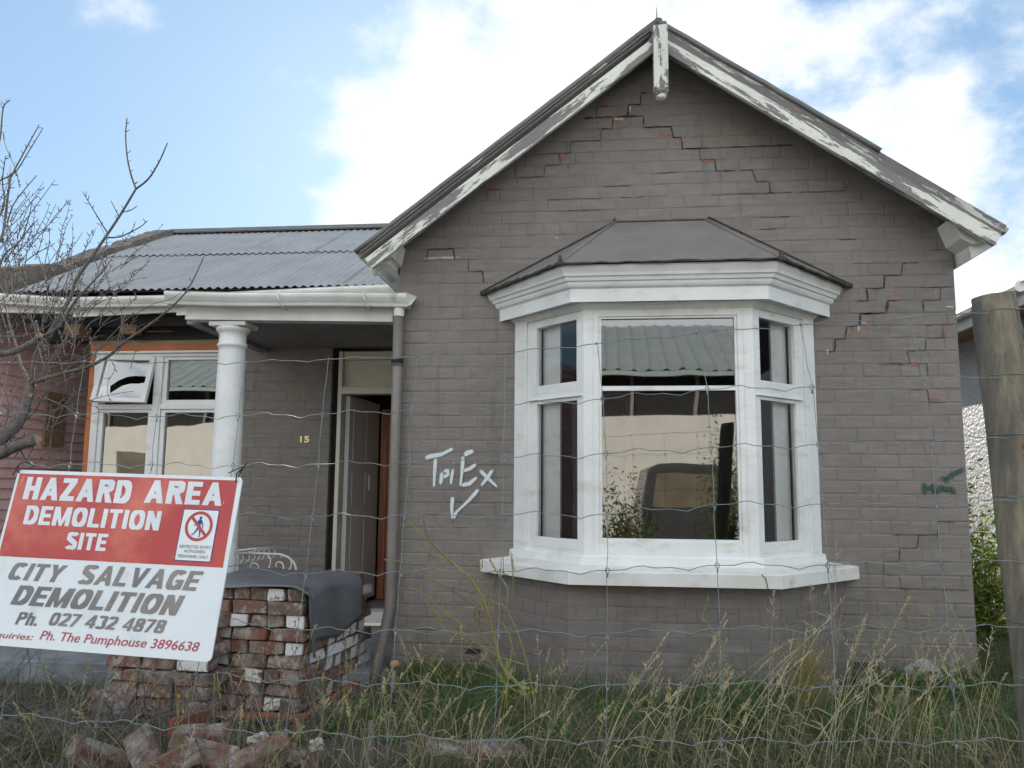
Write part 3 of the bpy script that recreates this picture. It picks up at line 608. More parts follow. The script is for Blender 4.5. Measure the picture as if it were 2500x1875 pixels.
# ---- bay window
bay = empty('bay_window', (XC, -.3, 0)); bay.parent = house; bay.matrix_parent_inverse = house_mw.inverted(); bpy.context.view_layer.update()
bay['label'] = 'white three-sided bay window with grey hipped roof'
bay_mw = bay.matrix_world.copy()
def Pb(o): return o
FYb = -.48; HC = .525; HE = 1.005
CL, CR, WL, WR = (XC-HC, FYb), (XC+HC, FYb), (XC-HE, 0), (XC+HE, 0)
faces = [(WL, CL, 'L'), (CL, CR, 'F'), (CR, WR, 'R')]
fl = math.hypot(HE-HC, FYb)
frm = MB(); TH = .07
for A, B, k in faces:
    if k == 'F':
        Lf = 2*HC; fr_ = lambda s0, s1, z0, z1, d0=-TH, d1=0: frm.fbox(A, B, s0, s1, z0, z1, d0, d1)
        fr_(0.0, .095, .82, 2.405); fr_(Lf-.095, Lf, .82, 2.405); fr_(.095, Lf-.095, 2.312, 2.405); fr_(.095, Lf-.095, .82, .91)
        fr_(.095, Lf-.095, 1.838, 1.868, -.05, -.012)
        for a, c in ((.095, .112), (Lf-.112, Lf-.095)): fr_(a, c, .91, 2.312, -.05, -.010)
        fr_(.112, Lf-.112, 2.298, 2.312, -.05, -.010); fr_(.112, Lf-.112, .91, .924, -.05, -.010)
        fr_(.055, .062, .83, 2.39, 0, .004); fr_(Lf-.062, Lf-.055, .83, 2.39, 0, .004)
    else:
        inner_at_B = (k == 'L')
        def fr_(s0, s1, z0, z1, d0=-TH, d1=0):   # s measured from the front corner
            if inner_at_B: frm.fbox(A, B, fl-s1, fl-s0, z0, z1, d0, d1)
            else: frm.fbox(A, B, s0, s1, z0, z1, d0, d1)
        fr_(0, .03, .82, 2.405); fr_(.555, fl, .82, 2.405, -TH, .012); fr_(.03, .555, 2.35, 2.405, -TH, -.004); fr_(.505, .555, .82, 2.35, -TH, -.004)
        fr_(.03, .505, 1.815, 1.848, -TH, .006); fr_(.03, .505, .82, .845, -TH, -.004); fr_(.01, .53, 1.806, 1.815, -TH, .018)
frame = Pb(frm.build('frame', 'white', bay, bevel=.003))
# sashes in the canted sides, glass everywhere
def pane(A, B, s0, s1, z0, z1, d, mat='glass', par=bay, wavy=False, ref=None):
    A = Vector(A); B = Vector(B); e = (B-A).normalized(); n_ = Vector((e.y, -e.x)); mb = MB()
    q = lambda a, z, dd: ((A+e*a+n_*dd).x, (A+e*a+n_*dd).y, z)
    mb.add([q(s0, z0, d), q(s1, z0, d), q(s1, z1, d), q(s0, z1, d)], [(0, 1, 2, 3)])
    o = mb.build('pane', mat, par); (Pb if par is bay else P_)(o); return o
for A, B, k in faces:
    if k == 'F':
        pane(A, B, .112, 2*HC-.112, .924, 1.838, -.03); pane(A, B, .112, 2*HC-.112, 1.868, 2.298, -.032)
    else:
        for z0, z1, g0, g1 in ((.845, 1.806, .91, 1.783), (1.848, 2.35, 1.905, 2.303)):
            sb = MB(); fx_ = (lambda a, c: (fl-c, fl-a)) if k == 'L' else (lambda a, c: (a, c))
            for s0, s1, za, zb in ((.03, .062, z0, z1), (.457, .505, z0, z1), (.062, .457, g1, z1), (.062, .457, z0, g0)):
                a, c = fx_(s0, s1); sb.fbox(A, B, a, c, za, zb, -.045, .004 if z0 > 1.5 else -.001)
            Pb(sb.build('sash', 'white', bay, bevel=.003)); a, c = fx_(.062, .457); pane(A, B, a, c, g0, g1, -.022, 'glass3')
def ring(le, lc, y): return [(XC-le, 0), (XC-lc, y), (XC+lc, y), (XC+le, 0)]
def sweep(prof, mb, mat=None, close=True):
    """prof: list of (le, lc, y, z) rings joined into a band with ends on the wall"""
    n_ = len(prof); vs = []
    for le, lc, y, z in prof:
        for p in ring(le, lc, y): vs.append((p[0], p[1], z))
    fs = [(i*4+k, i*4+k+1, ((i+1) % n_)*4+k+1, ((i+1) % n_)*4+k) for i in range(n_ if close else n_-1) for k in range(3)]
    mb.add(vs, fs, mat)
def lerp(a, b_, t): return tuple(x+(y-x)*t for x, y in zip(a, b_))
Bq, Tq = (1.128, .604, -.585), (1.222, .655, -.665); Iq = (1.0, .52, -.475)
cor = MB()
prof = [(0, 2.385), (0, 2.468), (.10, 2.474), (.20, 2.478), (.30, 2.492), (.34, 2.508), (.50, 2.512), (.58, 2.530), (.62, 2.535), (.74, 2.538), (.80, 2.555), (.97, 2.580), (1.0, 2.585), (1.0, 2.602)]
pr = [(*lerp(Bq, Tq, t), z) for t, z in prof]
sweep(pr+[(*Iq, 2.60), (*Iq, 2.398), (*lerp(Iq, Bq, .8), 2.398)], cor)
cor_o = Pb(cor.build('cornice', 'white', bay))
mb = MB(); sweep([(*lerp(Iq, Bq, .02), 2.355), (*lerp(Iq, Bq, .10), 2.357), (*lerp(Iq, Bq, .22), 2.378), (*lerp(Iq, Bq, .35), 2.384), (*lerp(Iq, Bq, .38), 2.397), (*Iq, 2.397)], mb)
Pb(mb.build('bed_moulding', 'white', bay))
# sill
sl_ = MB(); Sq = (1.245, .618, -.635)
sweep([(*Sq, .660), (*Sq, .735), (1.235, .612, -.628, .741), (1.04, .545, -.51, .765), (.9, .45, -.40, .765), (.9, .45, -.40, .655), (1.16, .625, -.50, .655)], sl_)
sl_.tube([(XC-1.245, .0, .70), (XC-1.245, -.001, .70)], .01, 4)
Pb(sl_.build('sill', 'white_old', bay, bevel=.006))
mb = MB(); sweep([(1.045, .548, -.512, .765), (1.04, .545, -.508, .812), (1.01, .53, -.485, .822), (.9, .45, -.40, .822), (.9, .45, -.40, .765)], mb); Pb(mb.build('sill_upstand', 'white', bay))
mb = MB(); x_ = at(*b3(520, 360), -.64).x
pts_ = [(x_-.012, .742), (x_+.002, .728), (x_+.012, .715), (x_+.014, .70), (x_+.02, .685), (x_+.017, .672), (x_+.026, .658)]
mb.add([(x, -.6385-.0007, z) for x, z in pts_]+[(x+.0045+.003*random.random(), -.6385-.0007, z) for x, z in pts_], [(i, i+1, i+8, i+7) for i in range(6)])
Pb(mb.build('sill_crack', 'crack', bay))
# bay roof
e1, e2, ey = XC-1.255, XC+1.272, -.69
E = [(e1, 0, 2.592), (XC-.665, ey, 2.612), (XC+.665, ey, 2.612), (e2, 0, 2.60)]; TL, TR = (.123, .0, 3.09), (.752, .0, 3.09)
mb = MB(); mb.add([*E, TL, TR, *[(p[0], p[1], p[2]-.008) for p in E]], [(0, 1, 4), (1, 2, 5, 4), (2, 3, 5), (0, 6, 7, 1), (1, 7, 8, 2), (2, 8, 9, 3)])
br = Pb(mb.build('bay_roof', 'bayroof', bay))
for a, c in ((E[1], TL), (E[2], TR)): mb = MB(); mb.tube([Vector(a), Vector(c)], .014, 8); mb.build('hip_roll', 'bayroof', bay, smooth=True)
mb = MB()
for a, c, r_ in ((E[0], E[1], .013), (E[2], E[3], .013), (E[1], E[2], .007)):
    a = Vector(a); c = Vector(c); n_ = 26; mb.tube([a.lerp(c, i/n_)+Vector((0, -.004, -.006+random.uniform(-.004, .004))) for i in range(n_+1)], [r_*random.uniform(.6, 1.3) for _ in range(n_+1)], 6)
for c in (E[1], E[2]): mb.tube([Vector(c)+Vector((0, -.005, -.02)), Vector(c)+Vector((0, 0, .045))], [.02, .009], 6)
Pb(mb.build('mossy_edge', 'moss', bay))
mb = MB(); mb.tube([(e1-.01, -.006, 2.60), (.105, -.008, 3.085), (.125, -.008, 3.12), (.13, -.008, 3.09), (.76, -.008, 3.09), (.77, -.008, 3.11), (e2+.01, -.006, 2.605)], .0055, 6); Pb(mb.build('flashing', 'moss', bay))
# brick base of the bay
bb = MB(); Gq = (1.125, .63, -.495)
rg = ring(*Gq)
for i, (A, B) in enumerate(zip(rg[:-1], rg[1:])):
    l = math.hypot(B[0]-A[0], B[1]-A[1]); brick_faces(bb, A, B, -.3, .66, lambda z, l=l: (0, l), 20+i, soft=.45)
sweep([(1.125, .63, -.4945, -.3), (1.125, .63, -.4945, .66), (.9, .5, -.3, .66), (.9, .5, -.3, -.3)], bb)
Pb(bb.build('brick_base', 'brickpaint', bay))
# the room behind the bay
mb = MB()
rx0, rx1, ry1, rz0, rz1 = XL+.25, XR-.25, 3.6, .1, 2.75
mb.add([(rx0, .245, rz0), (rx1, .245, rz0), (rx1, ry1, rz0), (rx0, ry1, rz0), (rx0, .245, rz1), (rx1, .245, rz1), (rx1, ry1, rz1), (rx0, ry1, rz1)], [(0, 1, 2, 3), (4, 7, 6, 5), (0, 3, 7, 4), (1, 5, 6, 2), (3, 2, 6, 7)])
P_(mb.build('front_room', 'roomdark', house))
mb = MB()
mb.box(x0-.001, x0+.03, .0, .26, zo0, zo1); mb.box(x1-.03, x1+.001, .0, .26, zo0, zo1); hx_ = [(XC-.93, .26), (XC-.93, -.0), (XC-.50, -.42), (XC+.50, -.42), (XC+.93, -.0), (XC+.93, .26)]; mb.prism(hx_, zo1-.02, zo1+.01, axis='z'); mb.prism(hx_, zo0-.04, zo0, axis='z')
Pb(mb.build('lining', 'white_old', bay))
for A, B, k in (faces[0], faces[2]):
    mb = MB(); a, c = (fl-.475, fl-.300) if k == 'L' else (.300, .475)
    mb.fbox(A, B, a, c, .85, 2.34, -.088, -.072); mb.build('folded_shutter', 'white', bay, bevel=.002)
# doorway, mantel and a hanging lamp cord in the room, seen dimly through the panes
mb = MB(); mb.box(-.6, -.5, 3.52, 3.59, .1, 2.2); mb.box(.3, .4, 3.52, 3.59, .1, 2.2); mb.box(-.6, .4, 3.52, 3.59, 2.2, 2.3); P_(mb.build('inner_door_frame', 'redwood', house))

# ---- veranda, door and left wing (wall plane at Y = 1.4)
YW = 1.4
mb = MB(); brick_faces(mb, (-3.32, YW), (-2.375, YW), -.3, 2.62, lambda z: (0, .945), 40)
mb.box(-3.32, -2.378, YW-.0004, YW+.2, -.4, 2.62)
rw = P_(mb.build('veranda_wall', 'brickpaint', house)); rw['label'] = 'shaded brick wall beside the door, with the number 15'
def text_mesh(txt, x0, x1, y0, y1, shear=0, bold=0, depth=0, mono=False, spacing=1.0):
    """verts/faces of a text fitted in the box (x0..x1, y0..y1), y up"""
    cu = bpy.data.curves.new('t', 'FONT'); cu.body = txt; cu.size = 1; cu.offset = bold; cu.resolution_u = 3; cu.space_character = spacing; cu.fill_mode = 'FRONT'
    ob = bpy.data.objects.new('t', cu); COL.objects.link(ob); dg = bpy.context.evaluated_depsgraph_get(); me = bpy.data.meshes.new_from_object(ob.evaluated_get(dg))
    V = np.array([v.co[:] for v in me.vertices]); Fs = [tuple(p.vertices) for p in me.polygons]
    bpy.data.objects.remove(ob); bpy.data.curves.remove(cu); bpy.data.meshes.remove(me)
    V[:, 0] += shear*V[:, 1]
    mn_, mx_ = V.min(0), V.max(0)
    V[:, 0] = x0+(V[:, 0]-mn_[0])/(mx_[0]-mn_[0])*(x1-x0); V[:, 1] = y0+(V[:, 1]-mn_[1])/(mx_[1]-mn_[1])*(y1-y0)
    return V, Fs
V, Fs = text_mesh('15', -2.645, -2.560, 1.603, 1.660, bold=.03)
mb = MB(); mb.add([(v[0], YW-.012, v[1]) for v in V]+[(v[0], YW-.004, v[1]) for v in V], Fs+[tuple(i+len(V) for i in f[::-1]) for f in Fs]); P_(mb.build('house_number', 'brass', rw))
chips_ = MB()
for (u0, v0), (u1, v1) in ((c5(1195, 205), c5(1235, 250)), (c5(1110, 330), c5(1150, 350)), (c5(1350, 262), c5(1390, 285)), (c5(1130, 250), c5(1180, 262))):
    a = at(u0, v0, YW-.01); c = at(u1, v1, YW-.01); chips_.add([(a.x, YW-.0078, c.z), (c.x, YW-.0078, c.z+.004), ((a.x+c.x)/2+.004, YW-.0078, a.z), (a.x+.004, YW-.0078, (a.z+c.z)/2)], [(0, 1, 2, 3)])
P_(chips_.build('bare_brick', 'chip', rw))
# door set
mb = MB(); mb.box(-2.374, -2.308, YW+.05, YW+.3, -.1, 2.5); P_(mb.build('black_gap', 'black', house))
mb = MB()
mb.box(-2.308, -2.272, YW-.03, YW+.10, .12, 2.42); mb.box(-2.272, -1.40, YW-.01, YW+.10, 2.345, 2.42); mb.box(-2.272, -1.40, YW-.03, YW+.10, 2.035, 2.10)
mb.box(-2.272, -1.40, YW+.03, YW+.06, 2.10, 2.345)
df = P_(mb.build('door_frame', 'cream', house, bevel=.003)); df['label'] = 'cream door frame with boarded fanlight'
mb = MB(); mb.box(-2.28, -1.40, YW-.06, YW+.14, .07, .155); P_(mb.build('threshold', 'white_old', df, bevel=.004))
a_ = R(4.2); mw = Matrix.Translation((-2.265, YW+.08, 0)) @ Matrix.Rotation(-a_, 4, 'Z')
mb = MB(); mb.box(0, .04, 0, .78, .17, 2.03, 'leaf_door')
for z0, z1 in ((.35, .95), (1.05, 1.35), (1.45, 1.92)):
    mb.box(.04, .043, .10, .36, z0, z1, 'leaf_door'); mb.box(.04, .043, .43, .69, z0, z1, 'leaf_door')
dr = P_(mb.build('door', None, house)); dr.matrix_parent_inverse = house_mw.inverted(); dr.matrix_basis = mw; dr['label'] = 'grey front door standing open'
mb = MB(); mb.box(.043, .055, .52, .545, 1.18, 1.32); h_ = mb.build('door_handle', 'white_old', dr); h_.matrix_parent_inverse = Matrix()
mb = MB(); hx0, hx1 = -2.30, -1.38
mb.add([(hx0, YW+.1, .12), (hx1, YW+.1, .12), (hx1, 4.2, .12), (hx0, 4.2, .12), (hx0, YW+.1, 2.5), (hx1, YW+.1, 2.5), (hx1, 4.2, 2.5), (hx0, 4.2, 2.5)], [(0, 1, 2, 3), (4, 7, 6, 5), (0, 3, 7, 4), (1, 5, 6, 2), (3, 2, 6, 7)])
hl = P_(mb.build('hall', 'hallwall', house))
mb = MB()
mb.box(-2.16, -2.04, 2.3, 2.35, .13, 1.98, 'redwood'); mb.box(-2.04, -1.99, 2.32, 2.35, .13, 2.02, 'black'); mb.box(-1.99, -1.42, 2.28, 2.33, .13, 1.98, 'redwood'); mb.box(-2.2, -1.40, 2.3, 2.36, 1.98, 2.5, 'black')
for x in (-2.1, -1.93, -1.84, -1.72, -1.6, -1.5): mb.box(x, x+.012, 2.27, 2.29, .13, 1.98, 'redwood')
P_(mb.build('inner_door', None, hl))
# veranda ceiling, beam, gutter, column, downpipe, slab
ver = empty('veranda', (-2.3, 0, 0)); ver.parent = house; ver.matrix_parent_inverse = house_mw.inverted(); bpy.context.view_layer.update(); ver_mw = ver.matrix_world.copy()
def Pv(o): return o
mb = MB()
nb = 15
for i in range(nb):
    x0_ = -3.0+i*(1.6/nb); mb.box(x0_, x0_+1.6/nb-.004, .02, YW-.005, 2.452, 2.47)
mb.box(-3.0, -1.40, .02, YW, 2.474, 2.48)
Pv(mb.build('ceiling', 'ceil', ver))
mb = MB(); mb.hexa([(-3.02, -.02, 2.432), (-1.455, -.02, 2.393), (-1.455, .09, 2.393), (-3.02, .09, 2.432)], [(-3.02, -.02, 2.565), (-1.455, -.02, 2.53), (-1.455, .09, 2.53), (-3.02, .09, 2.565)])
Pv(mb.build('beam', 'white_old', ver, bevel=.003))
mb = MB(); mb.box(-3.07, -2.97, .10, YW-.01, 2.42, 2.55); Pv(mb.build('side_beam', 'ceil', ver, bevel=.003))
mb = MB(); mb.add([(-3.05, -.02, 2.60), (-1.42, -.02, 2.56), (-1.42, .95, 2.74), (-3.05, .95, 2.76)], [(0, 1, 2, 3)]); mb.add([(-3.05, -.02, 2.585), (-1.42, -.02, 2.545), (-1.42, .95, 2.725), (-3.05, .95, 2.745)], [(0, 1, 2, 3)]); Pv(mb.build('veranda_roof', 'iron', ver))
def gutter(pa, pb, name, par, fix, n=12, sag=None, h=.085, d=.11, mat='white_old'):
    """ogee gutter between two top-front points along X"""
    prof = [(.0, 0), (.004, -.006), (-.002, -.016), (.002, -.03), (.016, -.05), (.03, -.066), (.036, -.08), (.040, -.085), (d, -.085), (d, 0), (d-.004, 0), (d-.004, -.08), (.044, -.08), (.02, -.045), (.006, -.018), (.006, 0)]
    prof = [(y, z*h/.085) for y, z in prof]
    mb = MB(); pa = Vector(pa); pb = Vector(pb); vs = []
    for i in range(n+1):
        p = pa.lerp(pb, i/n)
        if sag: p.z += sag(i/n)
        for y, z in prof: vs.append((p.x, p.y+y, p.z+z))
    k = len(prof); mb.add(vs, [(i*k+j, i*k+(j+1) % k, (i+1)*k+(j+1) % k, (i+1)*k+j) for i in range(n) for j in range(k)]+[tuple(range(8)) , tuple(n*k+j for j in range(8))])
    return fix(mb.build(name, mat, par))
g1 = gutter(at(*r4(1062, 222), -.16), Vector((-1.325, -.16, at(*r5(375, 236), -.16).z)), 'gutter', ver, Pv, sag=lambda t: -.006*math.sin(math.pi*t)-.004*math.sin(7*t), h=.092, d=.12)
mb = MB()   # gutter corner turned back to the wall and outlet
zg = at(*r5(375, 236), -.16).z
mb.hexa([(-1.335, -.12, zg-.09), (-1.30, -.12, zg-.08), (-1.36, -.01, zg-.08), (-1.44, -.01, zg-.09)], [(-1.335, -.165, zg), (-1.275, -.06, zg-.008), (-1.36, -.005, zg-.01), (-1.44, -.005, zg)])
mb.tube([(-1.395, -.075, zg-.05), (-1.40, -.07, zg-.15)], [.042, .036], 12); Pv(mb.build('gutter_outlet', 'white_old', ver))
mb = MB()
for u, v in (r4(1800, 260), r5(145, 262)):
    mb = MB()
    p = at(u, v, -.165); mb.tube([p+Vector((0, .02, .035)), p+Vector((.0, -.006, .02)), p+Vector((.003, -.004, -.02)), p+Vector((.012, .03, -.06)), p+Vector((.02, .12, -.075))], .006, 6)
    mb.build('gutter_bracket', 'white_old', ver)
mb = MB()
dp = [(-1.402, -.065, 2.44), (-1.402, -.062, 1.5), (-1.405, -.062, .62), (-1.41, -.064, .42), (-1.44, -.09, .22), (-1.475, -.12, .02), (-1.49, -.14, -.12)]
mb.tube(dp, .036, 16); mb.tube([(-1.402, -.065, 2.13), (-1.402, -.065, 2.07)], .042, 16)
Pv(mb.build('downpipe', 'pipe', ver, smooth=True))
mb = MB()
mb.tube([(-1.402, -.0655, 2.118), (-1.402, -.0655, 2.085)], .0425, 16); Pv(mb.build('pipe_band', 'black', ver, smooth=True))
mb = MB()
pf = [(.118, -.02), (.118, .06), (.112, .09), (.115, .8), (.112, 1.5), (.104, 2.2), (.104, 2.235), (.112, 2.24), (.118, 2.25), (.116, 2.262), (.106, 2.268), (.104, 2.33), (.112, 2.345), (.126, 2.355), (.134, 2.372), (.13, 2.385)]
pf = [(r_*.93, z) for r_, z in pf]
mb.lathe((-2.70, .10), pf, 40); col = Pv(mb.build('column', 'white', ver, smooth=False))
for p in col.data.polygons: p.use_smooth = abs(p.normal.z) < .9
mb = MB(); mb.box(-2.84, -2.56, -.01, .22, 2.386, 2.418); Pv(mb.build('column_cap', 'white_old', ver, bevel=.004))
mb = MB(); mb.box(-5.0, -1.42, -.12, YW+.0, -.5, .0); mb.box(-2.35, -1.42, YW-.25, YW-.06, 0, .045); Pv(mb.build('porch_slab', 'concrete', ver, bevel=.01))
# window wall of the left wing
lw = MB()
lw.box(-4.70, -4.63, YW-.01, YW+.12, -.3, 2.50, 'orange'); lw.box(-4.63, -3.32, YW-.01, YW+.12, 2.42, 2.50, 'orange'); lw.box(-4.70, -3.10, YW+.0, YW+.12, 2.50, 2.545, 'rawwood')
lw.box(-5.3, -1.4, YW+.03, YW+.15, 2.545, 3.1, 'tar'); lw.box(-4.63, -3.32, YW, YW+.12, -.3, .85, 'brickpaint'); lw.box(-4.70, -4.62, YW+.12, 4.6, -.3, 3.0, 'tar')  # eave darkness is put into the colour of the near-black boxes
wg = P_(lw.build('window_wall', None, house)); wg['label'] = 'orange-edged wall of the stripped left wing'
win = empty('casement_window', (-4.0, YW, 1.6)); win.parent = house; win.matrix_parent_inverse = house_mw.inverted(); bpy.context.view_layer.update(); win_mw = win.matrix_world.copy()
win['label'] = 'white window with one top light hanging open and its glass broken'
def Pw(o): return o
mb = MB(); y0_, y1_ = YW-.045, YW+.06
mb.box(-4.63, -4.565, y0_, y1_, .85, 2.415); mb.box(-3.40, -3.33, y0_, y1_, .85, 2.415); mb.box(-4.565, -3.40, y0_, y1_, 2.385, 2.415); mb.box(-4.045, -3.965, y0_+.005, y1_, .9, 2.385)
mb.box(-4.565, -4.045, y0_+.003, y1_, 1.90, 1.945); mb.box(-3.965, -3.40, y0_+.003, y1_, 1.90, 1.945); mb.box(-4.565, -3.40, y0_, y1_, .85, .9)
mb.box(-4.66, -3.34, y0_-.03, y0_+.01, 2.415, 2.435)
Pw(mb.build('frame', 'white', win, bevel=.004))
for (a, c, z0, z1) in ((-3.965, -3.40, 1.945, 2.385), (-3.965, -3.40, .9, 1.90), (-4.565, -4.045, .9, 1.90)):
    mb = MB(); f_ = .042; yy0, yy1 = YW-.025, YW+.02
    mb.box(a, a+f_, yy0, yy1, z0, z1); mb.box(c-f_, c, yy0, yy1, z0, z1); mb.box(a+f_, c-f_, yy0, yy1, z1-f_*.7, z1); mb.box(a+f_, c-f_, yy0, yy1, z0, z0+f_)
    Pw(mb.build('sash', 'white', win, bevel=.003))
    mb = MB(); mb.add([(a+f_, YW, z0+f_), (c-f_, YW, z0+f_), (c-f_, YW, z1-f_*.7), (a+f_, YW, z1-f_*.7)], [(0, 1, 2, 3)]); Pw(mb.build('pane', 'glass2', win))
# open top-hung light, pushed out at the bottom
tl = Matrix.Translation((-4.30, YW-.035, 2.385)) @ Matrix.Rotation(R(-14), 4, 'X') @ Matrix.Rotation(R(1.5), 4, 'Y')
hw, hh = .265, .445
mb = MB(); f_ = .045
mb.box(-hw, -hw+f_, -.02, .02, -hh, 0); mb.box(hw-f_, hw, -.02, .02, -hh, 0); mb.box(-hw+f_, hw-f_, -.02, .02, -f_*.8, 0); mb.box(-hw+f_, hw-f_, -.02, .02, -hh, -hh+f_*.9)
os_ = mb.build('open_light', 'white', win, bevel=.003); os_.matrix_parent_inverse = win_mw.inverted(); os_.matrix_basis = tl
gw0, gw1, gz0, gz1 = -hw+f_, hw-f_, -hh+f_*.9, -f_*.8
top = [(-.10, -.36), (-.115, -.29), (-.05, -.235), (.02, -.20), (.10, -.185), (gw1, -.19)]; bot = [(-.10, -.36), (-.06, -.33), (0, -.285), (.07, -.262), (.15, -.262), (gw1, -.245)]
mb = MB()
up_ = [(gw0, gz1)]+[(gw0, -.29)]+top[1:]+[(gw1, gz1)]
mb.add([(x, .0, z) for x, z in up_], [tuple(range(len(up_)))])
lo_ = [(gw0, -.29), (top[1][0], top[1][1])]+[top[0]]+bot[1:]+[(gw1, gz0), (gw0, gz0)]
mb.add([(x, .0, z) for x, z in lo_], [tuple(range(len(lo_)))])
og = mb.build('pane', 'glass2', win); og.matrix_parent_inverse = win_mw.inverted(); og.matrix_basis = tl; og['label'] = 'broken pane with an arched hole'
# room behind it, with cream blinds low down
mb = MB(); mb.add([(-4.60, YW+.13, .3), (-3.2, YW+.13, .3), (-3.2, 4, .3), (-4.60, 4, .3), (-4.60, YW+.13, 2.5), (-3.2, YW+.13, 2.5), (-3.2, 4, 2.5), (-4.60, 4, 2.5)], [(0, 1, 2, 3), (4, 7, 6, 5), (0, 3, 7, 4), (1, 5, 6, 2), (3, 2, 6, 7)]); P_(mb.build('side_room', 'roomdark', house))
# rafters and broken eave left open
mb = MB()
for x in (-4.9, -4.45, -4.0, -3.55, -3.15): mb.hexa([(x, .92, 2.72), (x+.045, .92, 2.72), (x+.045, 1.5, 2.95), (x, 1.5, 2.95)], [(x, .92, 2.82), (x+.045, .92, 2.82), (x+.045, 1.5, 3.08), (x, 1.5, 3.08)], 'tar')
mb.box(-5.0, -3.05, 1.30, 1.36, 2.66, 2.74, 'tar'); mb.box(-4.35, -4.20, 1.28, 1.38, 2.59, 2.67, 'rawwood'); mb.box(-4.85, -4.70, 1.2, 1.38, 2.57, 2.67, 'rawwood'); mb.box(-4.15, -3.9, 1.37, 1.39, 2.62, 2.626, 'rawwood')
P_(mb.build('eave_framing', None, house))

# ---- main corrugated roof
TP = .495; EY, EZ, RY = .93, 2.915, 4.0
def rz(y): return EZ+(y-EY)*TP
vl = lambda y: -5.14-(y-EY)*.112
def corr_sheet(y0, y1, lift0, lift1, xa, xb, mb, seed):
    xs = np.arange(xa, xb, .0095); ny = 5; vs = []
    for j in range(ny+1):
        t = j/ny; y = y0+(y1-y0)*t; lift = lift0+(lift1-lift0)*t
        for x in xs:
            sh = x+(vl(y)-vl(EY))*max(0, (-1.5-x)/3.7)
            z = rz(y)+.0095*math.sin(2*math.pi*x/.076)+lift+.004*mn.noise(Vector((x*1.2, y, seed)))
            yy = y-(.012*mn.noise(Vector((x*3.1, 3, seed))) if j == 0 else 0)
            vs.append((sh, yy, z))
    n_ = len(xs); mb.add(vs, [(j*n_+i, j*n_+i+1, (j+1)*n_+i+1, (j+1)*n_+i) for j in range(ny) for i in range(n_-1)])
mb = MB(); corr_sheet(EY-.02, 2.55, 0, 0, -5.14, .2, mb, 1)
corr_sheet(2.42, RY, .014, .008, -5.14, .2, mb, 2)
mb.add([(-5.15, EY+.03, EZ-.02), (.2, EY+.03, EZ-.02), (.2, RY, rz(RY)-.035), (vl(RY), RY, rz(RY)-.035)], [(0, 1, 2, 3)]); mb.add([(.2, RY, rz(RY)-.03), (vl(RY), RY, rz(RY)-.03), (vl(RY), 7.2, 2.85), (.2, 7.2, 2.85)], [(0, 1, 2, 3)])
roof = P_(mb.build('main_roof', 'iron', house, smooth=False)); roof['label'] = 'blue-grey corrugated iron roof of the left wing'
def roofline(x, y0, y1, mb, wd=.006, seed=0):
    n_ = 12; vs = []
    for i in range(n_+1):
        y = y0+(y1-y0)*i/n_; sh = x+(vl(y)-vl(EY))*max(0, (-1.5-x)/3.7); z = rz(y)+.016+(.014 if y > 2.43 else 0)
        vs += [(sh-wd, y, z), (sh+wd, y, z+.002)]
    mb.add(vs, [(2*i, 2*i+1, 2*i+3, 2*i+2) for i in range(n_)])
for x, a, c in ((-3.66, 2.43, RY), (-2.15, EY, 2.4), (-2.92, 2.43, RY), (-4.4, EY, 2.4)): mb = MB(); roofline(x, a, c, mb, .004); mb.build('sheet_lap', 'black', roof)
mb = MB(); zr = rz(RY)+.03
mb.prism([(RY-.20, zr-.075), (RY-.03, zr), (RY-.02, zr+.025), (RY+.02, zr+.025), (RY+.03, zr), (RY+.2, zr-.11), (RY+.2, zr-.12), (RY, zr-.02), (RY-.19, zr-.09)], vl(RY)-.02, .2, axis='x')
mb.build('ridge_capping', 'cap', roof)
# back gutter and fascia
gpts = [at(*r4(-60, 236), .78), at(*r4(420, 266), .78), at(*r4(1100, 252), .78), at(*r4(2211, 195), .78), at(*r5(350, 180), .78)]
mb = MB()
for i, (a, c) in enumerate(zip(gpts[:-1], gpts[1:])):
    gutter(a, c, 'gutter', roof, P_, n=4, h=.085, d=.11)
    mb.hexa([(a.x, .9, a.z-.15), (c.x, .9, c.z-.12), (c.x, .93, c.z-.12), (a.x, .93, a.z-.15)], [(a.x, .9, a.z-.02), (c.x, .9, c.z-.02), (c.x, .93, c.z-.02), (a.x, .93, a.z-.02)])
P_(mb.build('fascia', 'white_old', roof))
# mortar parapet along the left verge
mb = MB(); pr_ = []
random.seed(11)
q0 = [atX(-40*1.13, 575*1.13, -5.45), atX(0, 655, -5.45), atX(60, 648, -5.45), atX(110, 645, -5.45), atX(136, 652, -5.45), atX(200, 625, -5.45), atX(260, 605, -5.45), atX(300, 597, -5.45), atX(318, 585, -5.45), atX(360, 575, -5.45), atX(395, 563, -5.45), atX(407, 563, -5.45), atX(418, 580, -5.45)]
top_ = []
for a, c in zip(q0[:-1], q0[1:]):
    for i in range(5): p = a.lerp(c, i/5); top_.append((p.y, p.z+random.uniform(-.012, .012)))
top_.append((q0[-1].y, q0[-1].z))
y_a, y_b = top_[0][0], top_[-1][0]
poly = top_+[(y_b, rz(y_b)-.35), (y_a, rz(y_a)-.45)]
mb.prism(poly, -5.60, -5.36, axis='x'); P_(mb.build('parapet', 'parapet', roof))

